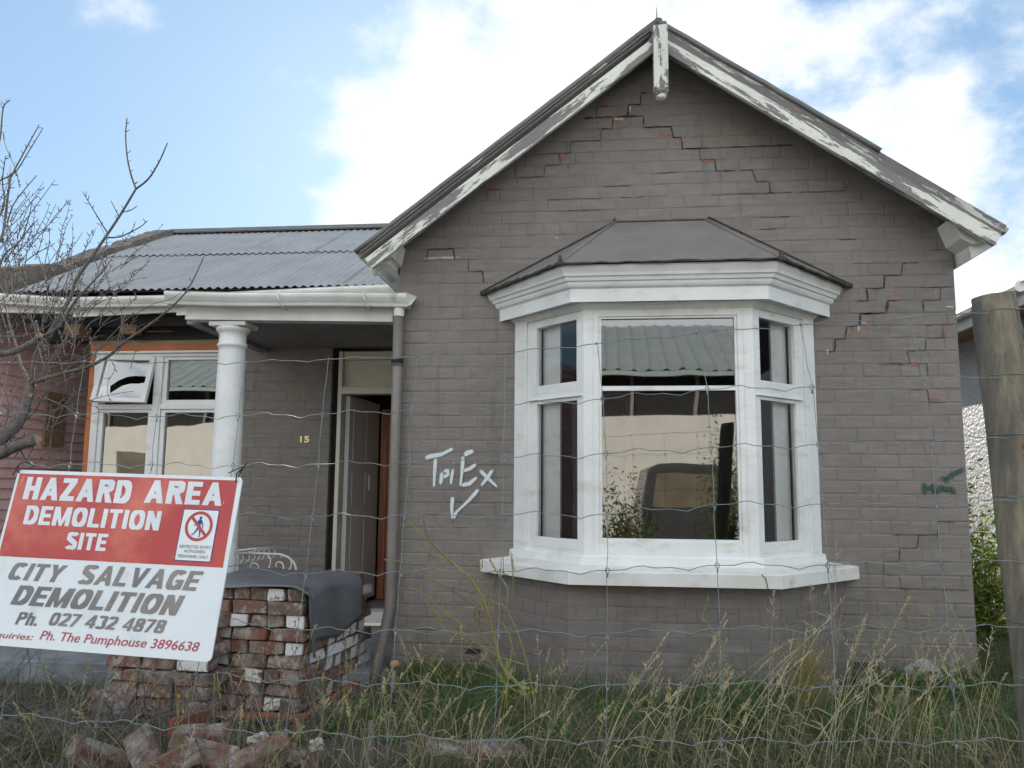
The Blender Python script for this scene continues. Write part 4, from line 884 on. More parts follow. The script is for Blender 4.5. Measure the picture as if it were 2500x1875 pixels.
# ---------------------------------------------------------------- pink weatherboard neighbour
pk = empty('weatherboard_house', (-5.9, 3, 0)); tag(pk, 'faded pink weatherboard house at the left edge, behind the bare tree', 'house'); pk_mw = pk.matrix_world.copy()
mb = MB(); zz = -.3; y0_, y1_ = -.2, 7.5; PX_ = -5.62
while zz < 2.78:
    h_ = .098; k = random.uniform(-.003, .003); mb.prism([(PX_-.005, zz+h_), (PX_-.3, zz+h_), (PX_-.3, zz), (PX_+.014+k, zz), (PX_+.013+k, zz+.01)], y0_, y1_); zz += h_
o = mb.build('weatherboards', 'pinkwood', pk); o.matrix_parent_inverse = pk_mw.inverted()
mb = MB(); mb.box(-9.5, -5.93, y0_, y1_, -.3, 2.75); mb.prism([(-9.8, 2.75), (-5.75, 2.75), (-5.75, 2.80), (-9.8, 2.95)], y0_-.1, y1_); o = mb.build('wall', 'pinkwood', pk); o.matrix_parent_inverse = pk_mw.inverted()
mb = MB(); mb.box(PX_+.02, PX_+.04, 2.05, 2.35, 1.6, 2.15, 'rawwood'); mb.box(PX_+.02, PX_+.035, 2.10, 2.30, 1.65, 2.1, 'pinkwood'); o = mb.build('boarded_hatch', None, pk); o.matrix_parent_inverse = pk_mw.inverted()

# ---------------------------------------------------------------- roughcast neighbour on the right
rn = empty('roughcast_house', (4.2, 3, 0)); tag(rn, 'white roughcast house wall and eave just left of the wooden post', 'house'); rn_mw = rn.matrix_world.copy()
def Pn(o): return o
WX = 3.5
mb = MB(); mb.box(WX, WX+5, .75, 9, -.4, 2.72); Pn(mb.build('wall', 'rough', rn))
mb = MB(); mb.box(WX-.30, WX+.1, .7, 9.2, 2.64, 2.66); Pn(mb.build('soffit', 'rawwood', rn))
mb = MB(); mb.box(WX-.33, WX-.30, .7, 9.2, 2.62, 2.76); mb.tube([(WX-.36, .7, 2.75), (WX-.36, 9.2, 2.75)], .045, 8); Pn(mb.build('gutter', 'white_old', rn))
mb = MB(); mb.add([(WX-.36, 0.65, 2.78), (WX+2.3, 0.65, 3.5), (WX+2.3, 9.3, 3.5), (WX-.36, 9.3, 2.78), (WX+5, .65, 2.8), (WX+5, 9.3, 2.8)], [(0, 1, 2, 3), (1, 4, 5, 2)]); Pn(mb.build('roof', 'iron', rn))

# ---------------------------------------------------------------- across the street (seen only mirrored in the panes)
cb = empty('shop_building', (2, -21, -.36)); tag(cb, 'long cream building across the street, mirrored in the bay window glass', 'building'); cb_mw = cb.matrix_world.copy()
def Pc(o): return o
mb = MB(); mb.box(-55, 48, -28, -20, -.4, 3.35); Pc(mb.build('wall', 'creamwall', cb))
mb = MB(); mb.box(-55, 48, -27.6, -20.9, 3.35, 4.95, 'black')
for i in range(36): mb.box(-25+i*2.0, -24.9+i*2.0, -20.86, -20.7, 3.35, 4.9, 'pipe')
Pc(mb.build('upper_storey', None, cb))
mb = MB()
vs = []; xs = np.arange(-56, 49, .12)
for j, (y, z) in enumerate(((-20.0, 4.75), (-24.5, 7.0))):
    for i, x in enumerate(xs): vs.append((x, y, z+(.06 if i % 4 == 0 else 0)))
n_ = len(xs); mb.add(vs, [(i, i+1, n_+i+1, n_+i) for i in range(n_-1)]); mb.box(-56, 49, -20.1, -20.0, 4.6, 4.74); Pc(mb.build('roof', 'greenroof', cb))
for wx in (-18, -12, -6.5):
    mb = MB(); mb.box(wx, wx+1.6, -20.03, -19.98, .9, 2.3); Pc(mb.build('window', 'vanglass', cb))
van = empty('parked_van', (1.8, -12.6, -.48)); tag(van, 'dark parked van mirrored in the lower half of the bay window glass', 'van'); van_mw = van.matrix_world.copy()
def Pq(o): return o
def vprof(y, w_, z0, z1, zs): return [(1.8-w_, y, z0), (1.8-w_, y, zs), (1.8-w_*.82, y, z1-.12), (1.8-w_*.6, y, z1), (1.8+w_*.6, y, z1), (1.8+w_*.82, y, z1-.12), (1.8+w_, y, zs), (1.8+w_, y, z0)]
mb = MB(); secs = [vprof(-12.0, .92, -.2, 1.62, .75), vprof(-12.1, .95, -.22, 1.70, .78), vprof(-15.2, .95, -.22, 1.70, .78), vprof(-15.9, .92, -.2, 1.2, .75), vprof(-16.6, .88, -.15, .62, .5)]
vs = [p for s_ in secs for p in s_]; k = 8
mb.add(vs, [(i*k+j, i*k+(j+1) % k, (i+1)*k+(j+1) % k, (i+1)*k+j) for i in range(4) for j in range(k)]+[tuple(range(8)), tuple(32+j for j in range(8))]); Pq(mb.build('body', 'vanpaint', van))
mb = MB(); mb.add([(1.08, -11.985, .82), (2.52, -11.985, .82), (2.40, -11.985, 1.48), (1.20, -11.985, 1.48)], [(0, 1, 2, 3)]); Pq(mb.build('rear_window', 'vanglass', van))
for x, y in ((.98, -12.8), (2.62, -12.8), (.98, -15.6), (2.62, -15.6)):
    mb = MB(); mb.tube([(x-.1, y, -.16), (x+.1, y, -.16)], .32, 20); Pq(mb.build('wheel', 'tyre', van))
for x in (.98, 2.62):
    mb = MB(); mb.box(x-.07, x+.07, -12.0, -11.96, .4, .75); Pq(mb.build('tail_light', 'black', van))

# ---------------------------------------------------------------- wire fence and post
fence = empty('wire_fence', (0, -3.25, .4)); tag(fence, 'sagging galvanised wire netting fence in front of the house', 'fence'); f_mw = fence.matrix_world.copy()
def Pf(o): return o
cols = [
 [(207, 883), (188.5, 1011.5), (171.6, 1134), None, None, None, (24.5, 1627), (5, 1744)],
 [(403.5, 885), (384, 1017), (371.5, 1134.8), None, None, None, (268, 1640), (236, 1763)],
 [(603, 885), (582, 1015), (570, 1137), None, None, None, (481, 1646), (458, 1776)],
 [(803, 877), (788, 1011.5), (778, 1134), (764.8, 1261), (748.5, 1399.5), (728, 1538), (713, 1661), (697.6, 1789)],
 [(1019, 870), (1005.6, 1000), (998.8, 1127), (988, 1257.5), (980, 1395), (966.7, 1538), (958, 1668.5), (947, 1797)],
 [(1234.5, 862), (1233, 990), (1231, 1119), (1227, 1257.5), (1224, 1395), (1217.5, 1543), (1211, 1676), (1205.5, 1808)],
 [(1456, 839), (1471, 974), (1479.6, 1107), (1483, 1255.6), (1483, 1392.5), (1483, 1546), (1482.6, 1672), (1481.5, 1808)],
 [(1699, 813), (1726, 950), (1735, 1092.6), (1744, 1232), (1750.7, 1380), (1755.6, 1534.7), (1758.6, 1668.5), (1760, 1808)],
 [(1953.6, 793), (1981, 945.5), (1997, 1085.8), (2009.4, 1231), (2020, 1380), (2029, 1534.7), (2035.8, 1676), (2040, 1811.6)],
 [(2217.6, 776), (2255, 932), (2271, 1077), (2284, 1228), (2298, 1376), (2312.6, 1536.6), (2324.7, 1676), (2332, 1811.7)]]
nodes = []
for c in cols:
    q = [atF(*p) if p else None for p in c]
    for i in range(8):
        if q[i] is None:
            t = (i-2)/4; q[i] = q[2].lerp(q[6], t); q[i].z += .0; 
    nodes.append(q)
def shift(q, dx, dz=0): return [Vector((p.x+dx, fy(p.x+dx, p.z+dz), p.z+dz)) for p in q]
nodes = [shift(nodes[0], -.59), shift(nodes[0], -.295)]+nodes+[shift(nodes[-1], .30, .02), shift(nodes[-1], .60, .01)]
nrm = Vector((FC, -1, FB)).normalized()
for w_ in range(8):
    pts = []
    for a, c in zip(nodes[:-1], nodes[1:]):
        p, q = a[w_], c[w_]; amp = .011 if w_ else .006
        for i in range(12):
            t = i/12; dz = 0
            dz += amp*math.exp(-((t-.30)/.085)**2)-amp*1.1*math.exp(-((t-.74)/.085)**2)
            x_ = p.lerp(q, t); x_.z += dz+.0018*mn.noise(Vector((x_.x*6, w_, 1))); x_ -= nrm*0; x_.y += .006*mn.noise(Vector((x_.x*3, w_*3, 5))); pts.append(x_)
    pts.append(nodes[-1][w_]); mb = MB(); mb.tube(pts, .00125 if w_ not in (0, 7) else .0014, 6); Pf(mb.build('line_wire', 'wire', fence, smooth=True))
for ci, c in enumerate(nodes):
    mb = MB(); pts = []
    for i, (p, q) in enumerate(zip(c[:-1], c[1:])):
        o_ = Vector((.002*random.uniform(-1, 1), -.003, 0))
        for k in range(3): pts.append(p.lerp(q, k/3)+o_+Vector((.0015*math.sin(k*2+i), 0, 0)))
    last = c[-1]+(c[-1]-c[-2])*.55; pts += [c[-1], last]
    mb.tube(pts, .00105, 5)
    for i, p in enumerate(c):
        if i == 0: mb.tube([p+Vector((0, -.003, -.004)), p+Vector((0, -.003, .004))], .003, 6); continue
        n_ = 12; rr = .0075; ring_ = [p+Vector((rr*math.cos(2*math.pi*k/n_)*.8, -.003-.001*(k % 2), rr*math.sin(2*math.pi*k/n_)))for k in range(n_+1)]
        mb.tube(ring_, .0011, 5); mb.tube([p+Vector((.001, -.004, -.007)), p+Vector((0, -.004, -.019))], .0024, 6)
    Pf(mb.build('stay_wire', 'wire', fence, smooth=True))
# post
pt = MB(); pl = [at(2371.6, 716, -2.99), at(2462, 1566, -3.17)]
ax_top = Vector((pl[0].x+.062, -2.99, pl[0].z-.01)); ax_bot = Vector((pl[1].x+.066, -3.18, pl[1].z)); dvec = (ax_bot-ax_top).normalized(); n_ = 28; rows = []
random.seed(3)
for i in range(31):
    c = ax_top+dvec*(i*.055); rr = .0615+.001*math.sin(i*.6)+.003*i/30
    if i == 0: rr *= .95
    for k in range(n_):
        a = 2*math.pi*k/n_; r_ = rr*(1+.03*mn.noise(Vector((math.cos(a)*1.5, math.sin(a)*1.5, i*.18))))
        if abs(a-4.55-.12*math.sin(i*.25)) < .05 and 3 < i < 20: r_ *= .93
        rows.append((c.x+r_*math.cos(a), c.y+r_*math.sin(a), c.z+(.006*math.cos(a) if i == 0 else 0)))
pt.add(rows, [(i*n_+k, i*n_+(k+1) % n_, (i+1)*n_+(k+1) % n_, (i+1)*n_+k) for i in range(30) for k in range(n_)]+[tuple(range(n_))])
post = pt.build('post', 'postwood', fence, smooth=False); Pf(post)
for p in post.data.polygons: p.use_smooth = len(p.vertices) == 4
post['label'] = 'thick round timber end post'
mb = MB()
for (u, v), s_ in ((r6(2080, 630), .006), (r6(2173, 583), .005), (r6(2048, 455), .0)):
    if not s_: continue
    p = at(u, v, -3.07); mb.tube([Vector((p.x, ax_top.y-.0665-.02, p.z)), Vector((p.x, ax_top.y, p.z))], s_, 8)
Pf(mb.build('nail_hole', 'black', post))
for w_ in range(8):
    mb = MB(); p = nodes[-2][w_]; zc = p.z; t = (ax_top.z-zc)/(-dvec.z); c = ax_top+dvec*t
    mb.tube([c+Vector((.03+.066*math.cos(a)*0, 0, 0))+Vector((.064*math.cos(a)-.03, .064*math.sin(a), 0)) for a in [R(x) for x in range(180, 361, 20)]], .0015, 5); mb.build('tie_wire', 'wire', post)

# ---------------------------------------------------------------- hazard sign
sc_ = 1.186
TLp = CAM+(Vector((-1.588, -3.446, 1.278))-CAM)*sc_; TRp = CAM+(Vector((-.923, -3.489, 1.261))-CAM)*sc_; BLp = CAM+(Vector((-1.609, -3.534, .831))-CAM)*sc_
ex = (TRp-TLp); SW = ex.length; ex.normalize(); ez = (TLp-BLp); SH = ez.length; ez = (ez-ex*ez.dot(ex)).normalized(); en = ex.cross(ez)   # en towards camera
smw = Matrix(((ex.x, ez.x, en.x, TLp.x), (ex.y, ez.y, en.y, TLp.y), (ex.z, ez.z, en.z, TLp.z), (0, 0, 0, 1)))
sign = empty('warning_sign', mw=smw); tag(sign, 'red and white HAZARD AREA demolition site sign tied to the wire fence', 'sign')
def sp(o): o.matrix_parent_inverse = Matrix(); return o
def rrect(x0, y0, x1, y1, r_, n=6):
    pts = []
    for cx, cy, a0 in ((x1-r_, y1-r_, 0), (x0+r_, y1-r_, 90), (x0+r_, y0+r_, 180), (x1-r_, y0+r_, 270)):
        for i in range(n+1): a = R(a0+90*i/n); pts.append((cx+r_*math.cos(a), cy+r_*math.sin(a)))
    return pts
def bow(x, y): return .006*math.sin(math.pi*x/SW)+.003*math.sin(2.2*y/SH+1)
def flat(poly, z, mat, name, par=sign, fs=None, back=False):
    mb = MB(); poly = [Vector((p[0], p[1], z)) for p in poly]; mb.add(poly, fs or [tuple(range(len(poly)))]); return sp(mb.build(name, mat, par))
mb = MB(); pl_ = rrect(0, -SH, SW, 0, .016); mb.prism(pl_, 0, -.005, axis='z'); sp(mb.build('panel', 'signwhite', sign))
U = lambda x: x*SW
Vv = lambda y: -y*SH
flat([(U(.012), Vv(.512)), (U(.983), Vv(.507)), (U(.981), Vv(.018)), (U(.012), Vv(.022))], .0006, 'signred', 'red_panel')
def arc(cx, cy, rx, ry, a0, a1, n=14, p=2.6):
    o_ = []
    for i in range(n+1):
        a = R(a0+(a1-a0)*i/n); c, s_ = math.cos(a), math.sin(a)
        o_.append((cx+rx*math.copysign(abs(c)**(2/p), c), cy+ry*math.copysign(abs(s_)**(2/p), s_)))
    return o_
def glyph(ch, t):
    """centre lines of a heavy grotesque capital in a box of height 1; returns width, strokes, polygons"""
    h = t/2; W = {'I': t, 'M': .86, 'A': .76, 'O': .70, 'C': .68, 'G': .70, 'L': .56, 'E': .58, 'T': .62, 'S': .64, 'Z': .60, 'V': .72, 'Y': .70, 'P': .62, 'h': .52, '.': t, '4': .60, '0': .56, '2': .56, '3': .56, '7': .54, '8': .56}.get(ch, .66)
    S_ = []; Pg = []; m = W/2; r = W-h; b = t*.86; hb = b/2
    if ch == 'H': S_ = [[(h, 0), (h, 1)], [(r, 0), (r, 1)], [(h, .5), (r, .5)]]
    elif ch == 'A': Pg = [[(0, 0), (t, 0), (m+h*.9, 1), (m-h*.9, 1)], [(W-t, 0), (W, 0), (m+h*.9, 1), (m-h*.9, 1)], [(t*.9, .2), (W-t*.9, .2), (W-t*1.15, .2+b), (t*1.15, .2+b)]]
    elif ch == 'V': Pg = [[(0, 1), (t, 1), (m+h*.9, 0), (m-h*.9, 0)], [(W-t, 1), (W, 1), (m+h*.9, 0), (m-h*.9, 0)]]
    elif ch == 'Y': Pg = [[(0, 1), (t*1.1, 1), (m+h, .42), (m-h, .42)], [(W-t*1.1, 1), (W, 1), (m+h, .42), (m-h, .42)], [(m-h, 0), (m+h, 0), (m+h, .44), (m-h, .44)]]
    elif ch == 'Z': Pg = [[(0, 0), (W, 0), (W, b), (0, b)], [(0, 1-b), (W, 1-b), (W, 1), (0, 1)], [(0, b*.9), (t*1.2, b*.9), (W, 1-b*.9), (W-t*1.2, 1-b*.9)]]
    elif ch == 'R': S_ = [[(h, 0), (h, 1)], [(h, 1-hb)]+arc(m-.02, .735, r-m+.02, .265-hb, 90, -90)+[(h, .47)]]; Pg = [[(m-.06, .5), (m+.14, .5), (W+.03, 0), (W-t, 0)]]
    elif ch == 'P': S_ = [[(h, 0), (h, 1)], [(h, 1-hb)]+arc(m-.02, .72, r-m+.02, .28-hb, 90, -90)+[(h, .44+hb*0)]]
    elif ch == 'D': S_ = [[(h, 0), (h, 1)], [(h, 1-hb)]+arc(m-.08, .5, r-m+.08, .5-hb, 90, -90)+[(h, hb)]]
    elif ch == 'E': S_ = [[(h, 0), (h, 1)]]; Pg = [[(h, 0), (W, 0), (W, b), (h, b)], [(h, .5-hb), (W-.04, .5-hb), (W-.04, .5+hb), (h, .5+hb)], [(h, 1-b), (W, 1-b), (W, 1), (h, 1)]]
    elif ch == 'L': S_ = [[(h, 0), (h, 1)]]; Pg = [[(h, 0), (W, 0), (W, b), (h, b)]]
    elif ch == 'I': S_ = [[(h, 0), (h, 1)]]
    elif ch == 'T': S_ = [[(m, 0), (m, 1)]]; Pg = [[(0, 1-b), (W, 1-b), (W, 1), (0, 1)]]
    elif ch == 'N': S_ = [[(h, 0), (h, 1)], [(r, 0), (r, 1)]]; Pg = [[(0, 1), (t*1.15, 1), (W, 0), (W-t*1.15, 0)]]
    elif ch == 'M': S_ = [[(h, 0), (h, 1)], [(r, 0), (r, 1)]]; Pg = [[(0, 1), (t*1.2, 1), (m+h*.6, 0), (m-h*.6, 0)], [(W-t*1.2, 1), (W, 1), (m+h*.6, 0), (m-h*.6, 0)]]
    elif ch in 'O0': S_ = [arc(m, .5, m-h, .5-hb, 0, 360, 36)]
    elif ch == 'C': S_ = [arc(m, .5, m-h, .5-hb, 42, 318, 28)]
    elif ch == 'G': S_ = [arc(m, .5, m-h, .5-hb, 42, 330, 28), [(r, .02), (r, .52)]]; Pg = [[(m, .52-b*.9), (W, .52-b*.9), (W, .52), (m, .52)]]
    elif ch == 'S': S_ = [arc(m, .735, m-h, .265-hb, 20, 230, 18)+arc(m, .265, m-h, .265-hb, 60, -160, 18)]
    elif ch == '8': S_ = [arc(m, .74, m-h-.02, .26-hb, 0, 360, 26), arc(m, .27, m-h, .27-hb, 0, 360, 26)]
    elif ch == '3': S_ = [arc(m, .745, m-h, .255-hb, 160, -85, 20), arc(m, .265, m-h, .275-hb, 85, -160, 20)]
    elif ch == '2': S_ = [arc(m, .70, m-h, .30-hb, 165, -20, 18)+[(h*1.3, hb*1.4)]]; Pg = [[(0, 0), (W, 0), (W, b), (0, b)]]
    elif ch == '7': Pg = [[(0, 1-b), (W, 1-b), (W, 1), (0, 1)], [(W-t*1.05, 1-b*.8), (W, 1-b*.8), (m+.0, 0), (m-t, 0)]]
    elif ch == '4': S_ = [[(r-.07, 0), (r-.07, 1)]]; Pg = [[(0, .2), (W, .2), (W, .2+b), (0, .2+b)], [(0, .2+b*.8), (t*.95, .2+b*.8), (W-.07-h*.6, 1), (W-.07-t, 1)]]
    elif ch == 'h': S_ = [[(h, 0), (h, 1)], [(r, 0)]+arc(m, .52, m-h, .22-hb, 0, 170, 12)]
    elif ch == '.': Pg = [[(0, 0), (t, 0), (t, t*.95), (0, t*.95)]]
    return W, S_, Pg
def block_text(txt, x0, x1, y0, y1, t=.21, shear=0, gap=.10, space=.34):
    H = y1-y0; cur = 0; quads = []
    for ch in txt:
        if ch == ' ': cur += space; continue
        W, S_, Pg = glyph(ch, t)
        for st in S_:
            m = len(st); L_ = []
            for i, p in enumerate(st):
                a = st[max(i-1, 0)]; c = st[min(i+1, m-1)]
                if m > 8 and i in (0, m-1) and math.dist(st[0], st[-1]) < 1e-6: a = st[-2]; c = st[1]
                dx, dy = c[0]-a[0], c[1]-a[1]; l = math.hypot(dx, dy) or 1; k = t/2*(abs(dy)/l+.86*abs(dx)/l) if True else t/2
                L_.append(((p[0]-dy/l*k, p[1]+dx/l*k), (p[0]+dy/l*k, p[1]-dx/l*k)))
            quads.append(([q_ for pr_ in L_ for q_ in pr_], [(2*i, 2*i+1, 2*i+3, 2*i+2) for i in range(m-1)], cur))
        for pg in Pg: quads.append((pg, [tuple(range(len(pg)))], cur))
        cur += W+gap
    tot = cur-gap+abs(shear); V = []; Fs = []; z = 0
    for k, (vs, fs, off) in enumerate(quads):
        o_ = len(V)
        for (x, y) in vs: V.append((x0+(x+off+shear*y)/tot*(x1-x0), y0+y*H, .00012*(k % 4)))
        Fs += [tuple(i+o_ for i in f) for f in fs]
    return V, Fs
LB = 0
BT = {'HAZARD': .245, 'AREA': .245, 'SITE': .23, 'CITY': .215, 'SALVAGE': .215, 'Ph.': .2, '027 432 4878': .19}
for txt, a, c, yt, yb, shear, bold, mat in [
    ('HAZARD', .054, .535, .041, .176, 0, .045, 'signletters'), ('AREA', .598, .932, .034, .167, 0, .045, 'signletters'), ('DEMOLITION', .085, .687, .212, .322, 0, .035, 'signletters'), ('SITE', .299, .477, .355, .452, 0, .035, 'signletters'),
    ('CITY', .074, .332, .543, .640, .22, .04, 'signgrey'), ('SALVAGE', .386, .910, .533, .640, .22, .04, 'signgrey'), ('DEMOLITION', .118, .852, .668, .776, .22, .04, 'signgrey'),
    ('Ph.', .160, .266, .813, .882, .18, .03, 'signgrey'), ('027 432 4878', .302, .800, .803, .873, .18, .03, 'signgrey'),
    ('Enquiries:', .035, .255, .926, .970, .22, .008, 'signcrimson'), ('Ph. The Pumphouse 3896638', .282, .945, .903, .968, .22, .008, 'signcrimson')]:
    if mat == 'signcrimson': V, Fs = text_mesh(txt, U(a), U(c), Vv(yb), Vv(yt), shear, bold)
    else: V, Fs = block_text(txt, U(a), U(c), Vv(yb), Vv(yt), BT.get(txt, .22), shear*1.1, gap=.09 if ' ' not in txt else .07)
    mb = MB(); mb.add([(v[0], v[1], .0012+(v[2] if mat != 'signcrimson' else 0)) for v in V], Fs); sp(mb.build('lettering', mat, sign))
# pictogram plate
pp = empty('pictogram_plate', parent=sign); pp.matrix_parent_inverse = Matrix()
flat(rrect(U(.777), Vv(.483), U(.930), Vv(.191), .003), .0014, 'signblue', 'border', pp)
flat(rrect(U(.7805), Vv(.478), U(.9265), Vv(.196), .003), .0020, 'signwhite', 'plate', pp)
cx, cy = U(.8545), Vv(.287); ro, ri = .0455, .0365; nn = 40
mb = MB(); mb.add([(cx+ro*math.cos(2*math.pi*i/nn), cy+ro*math.sin(2*math.pi*i/nn), .0030) for i in range(nn)]+[(cx+ri*math.cos(2*math.pi*i/nn), cy+ri*math.sin(2*math.pi*i/nn), .0030) for i in range(nn)], [(i, (i+1) % nn, nn+(i+1) % nn, nn+i) for i in range(nn)])
a = R(-45); ca, sa = math.cos(a), math.sin(a); q = lambda u, v: (cx+u*ca-v*sa, cy+u*sa+v*ca, .0033)
mb.add([q(-.038, -.0045), q(.038, -.0045), q(.038, .0045), q(-.038, .0045)], [(0, 1, 2, 3)]); sp(mb.build('prohibition_ring', 'signred', pp))
mb = MB(); zz = .0026
def seg(p0, p1, w0, w1):
    d = Vector((p1[0]-p0[0], p1[1]-p0[1])).normalized(); n_ = Vector((-d.y, d.x)); k = .00093
    mb.add([(cx+(p0[0]+n_.x*w0)*k, cy+(p0[1]+n_.y*w0)*k, zz), (cx+(p0[0]-n_.x*w0)*k, cy+(p0[1]-n_.y*w0)*k, zz), (cx+(p1[0]-n_.x*w1)*k, cy+(p1[1]-n_.y*w1)*k, zz), (cx+(p1[0]+n_.x*w1)*k, cy+(p1[1]+n_.y*w1)*k, zz)], [(0, 1, 2, 3)])
hd = [(2+5*math.cos(2*math.pi*i/12), 27+6*math.sin(2*math.pi*i/12)) for i in range(12)]; mb.add([(cx+x*.00093, cy+y*.00093, zz) for x, y in hd], [tuple(range(12))])
seg((2, 21), (0, -4), 7, 4.5); seg((6, 18), (13, 6), 2.6, 2); seg((13, 6), (14, -4), 2, 1.5); seg((-3, 16), (-10, 6), 2.6, 2); seg((-10, 6), (-17, 1), 2, 1.5)
seg((2, -2), (7, -18), 4, 2.6); seg((7, -18), (9, -32), 2.6, 1.8); seg((9, -32), (3, -34), 1.6, 1.4); seg((-1, -3), (-8, -18), 4, 2.6); seg((-8, -18), (-18, -29), 2.6, 1.8); seg((-18, -29), (-22, -26), 1.6, 1.4)
sp(mb.build('walking_figure', 'signblue', pp))
for txt, a_, c_, yt, yb in (('RESTRICTED ENTRY', .790, .922, .394, .411), ('AUTHORISED', .812, .901, .419, .436), ('PERSONNEL ONLY', .792, .917, .447, .464)):
    V, Fs = text_mesh(txt, U(a_), U(c_), Vv(yb), Vv(yt), 0, .02); mb = MB(); mb.add([(v[0], v[1], .0026) for v in V], Fs); sp(mb.build('lettering', 'signgrey', pp))
# cable ties
for k, (uv0, pts) in enumerate((((U(.012), Vv(.02)), [(0, 0, .004), (-.012, .012, .012), (.004, .03, .014), (.03, .036, .004), (.036, .026, -.01), (.012, .018, -.012), (0, 0, -.008)]),
                          ((U(.978), Vv(.02)), [(0, -.004, .005), (.003, .02, .014), (.022, .04, .014), (.025, .062, .0), (.008, .05, -.012), (-.002, .02, -.01), (0, -.004, -.008)]))):
    mb = MB(); mb.tube([Vector((uv0[0]+p[0], uv0[1]+p[1], p[2])) for p in pts], .0021, 6)
    if k: mb.tube([Vector((uv0[0]+.02, uv0[1]+.045, .012)), Vector((uv0[0]-.022, uv0[1]+.02, .018))], .0018, 5)
    else: mb.tube([Vector((uv0[0]-.0, uv0[1]+.02, .012)), Vector((uv0[0]-.01, uv0[1]-.01, .018))], .0018, 5)
    sp(mb.build('cable_tie', 'tie', sign, smooth=True))

# ---------------------------------------------------------------- reclaimed bricks, pallet, sheet
def brick_mesh(seed, white=0, L_=.228, D_=.108, H_=.074):
    rnd = random.Random(seed); bm = bmesh.new(); bmesh.ops.create_cube(bm, size=1)
    bmesh.ops.scale(bm, vec=(L_, D_, H_), verts=bm.verts)
    for v in bm.verts: v.co += Vector([rnd.uniform(-.005, .005) for _ in range(3)])
    for v in bm.verts:
        if rnd.random() < .22: v.co *= rnd.uniform(.84, .93)
    bmesh.ops.bevel(bm, geom=bm.edges[:], offset=.0045, segments=2, affect='EDGES')
    bmesh.ops.subdivide_edges(bm, edges=[e for e in bm.edges if e.calc_length() > .03], cuts=4, use_grid_fill=True)
    for v in bm.verts: v.co += v.normal*(.0013*mn.noise(v.co*30+Vector((seed, 0, 0)))+.0009*mn.noise(v.co*90))
    me = bpy.data.meshes.new('brick'); bm.to_mesh(me); bm.free(); me.materials.append(M['brick']); me.materials.append(M['brickwhite'])
    for p in me.polygons:
        p.use_smooth = p.area < .00004
        if white == 1 and abs(p.normal.y) > .8: p.material_index = 1
        if white == 2 and abs(p.normal.x) > .8: p.material_index = 1
    return me
PLAIN = [brick_mesh(i) for i in range(6)]; WHITES = [brick_mesh(20+i, 1) for i in range(2)]; WHITEE = [brick_mesh(30+i, 2) for i in range(2)]
rb = random.Random(12)
def put_brick(x, y, z, rz_=0, white=0, rx=0, ry=0, label=None, group='reclaimed bricks stacked on the pallet', name='brick', mesh=None):
    me = mesh or (rb.choice(PLAIN) if not white else rb.choice(WHITES if white == 1 else WHITEE))
    o = bpy.data.objects.new(name, me); COL.objects.link(o); o.location = (x, y, z); o.rotation_euler = (rx, ry, rz_)
    tag(o, label, 'brick', group); return o
LB_P = 'old red brick in the stack on the pallet, no white paint on it'; LB_W = 'old brick with a white-painted face in the stack on the pallet'
ZB = -.085; HB = .0785
tilt = R(7)      # the right flank runs slightly to the right going back
def stack(x_r, y_f, wid, dep, nrow, skirt=0, whites={}, seed=1, gp_='reclaimed bricks stacked on the pallet', flank=True, stn='tall stack'):
    r_ = random.Random(seed); Rz = Matrix.Rotation(-tilt, 4, 'Z'); org = Vector((x_r, y_f, 0))
    ORD = ['top', 'second', 'third', 'fourth', 'fifth', 'sixth', 'seventh', 'eighth', 'ninth']
    def place(lx, ly, z, rot, wh, face='front', i=0, c=0):
        p = org+(Rz @ Vector((lx, ly, 0))); put_brick(p.x, p.y, z, -tilt+rot+r_.uniform(-.055, .055), wh, label='%s brick, %s of %s, %s course down, %s from %s corner' % ('white-painted' if wh else 'old red', face, stn, ORD[nrow-1-i] if nrow-1-i else 'first', ORD[c] if c else 'first', 'right' if face == 'front' else 'near'), group=gp_, rx=r_.uniform(-.01, .01), ry=r_.uniform(-.012, .012))
    for i in range(nrow):
        z = ZB+HB*(i+.5); jo = r_.uniform(-.008, .008)
        # front face, from the right corner to the left
        if i % 2: # stretchers along the front
            x = -.118; c = 0
            while x > -wid: place(x+r_.uniform(-.006, .006), .055+jo+r_.uniform(-.014, .014), z, 0, whites.get((i, c), 0) and 1, 'front', i, c); x -= .235; c += 1
            if flank:
                y = .12+.118; c = 0
                while y < dep+.05: place(-.055+r_.uniform(-.010, .006), y, z, math.pi/2, 1 if r_.random() < .25 else 0, 'right side', i, c); y += .235; c += 1
        else:     # headers along the front
            x = -.055; c = 0
            while x > -wid: place(x, .115+jo+r_.uniform(-.016, .014), z, math.pi/2, whites.get((i, c), 0) and 2, 'front', i, c); x -= .118; c += 1
            if flank:
                y = .24+.055; c = 0
                while y < dep+.05: place(-.115+r_.uniform(-.012, .008), y, z, 0, 2 if r_.random() < .36 else 0, 'right side', i, c); y += .118; c += 1
stack(-1.745, -.80, .78, .90, 9, whites={(8, 1): 1, (6, 3): 1, (6, 0): 1, (4, 0): 1, (2, 2): 1, (0, 1): 1, (3, 2): 1, (5, 2): 1}, seed=4)
stack(-2.235, -.94, .68, .3, 7, whites={(3, 0): 1, (5, 2): 1, (4, 5): 1}, seed=9, gp_='bricks in the lower stack behind the sign', flank=False, stn='low stack')
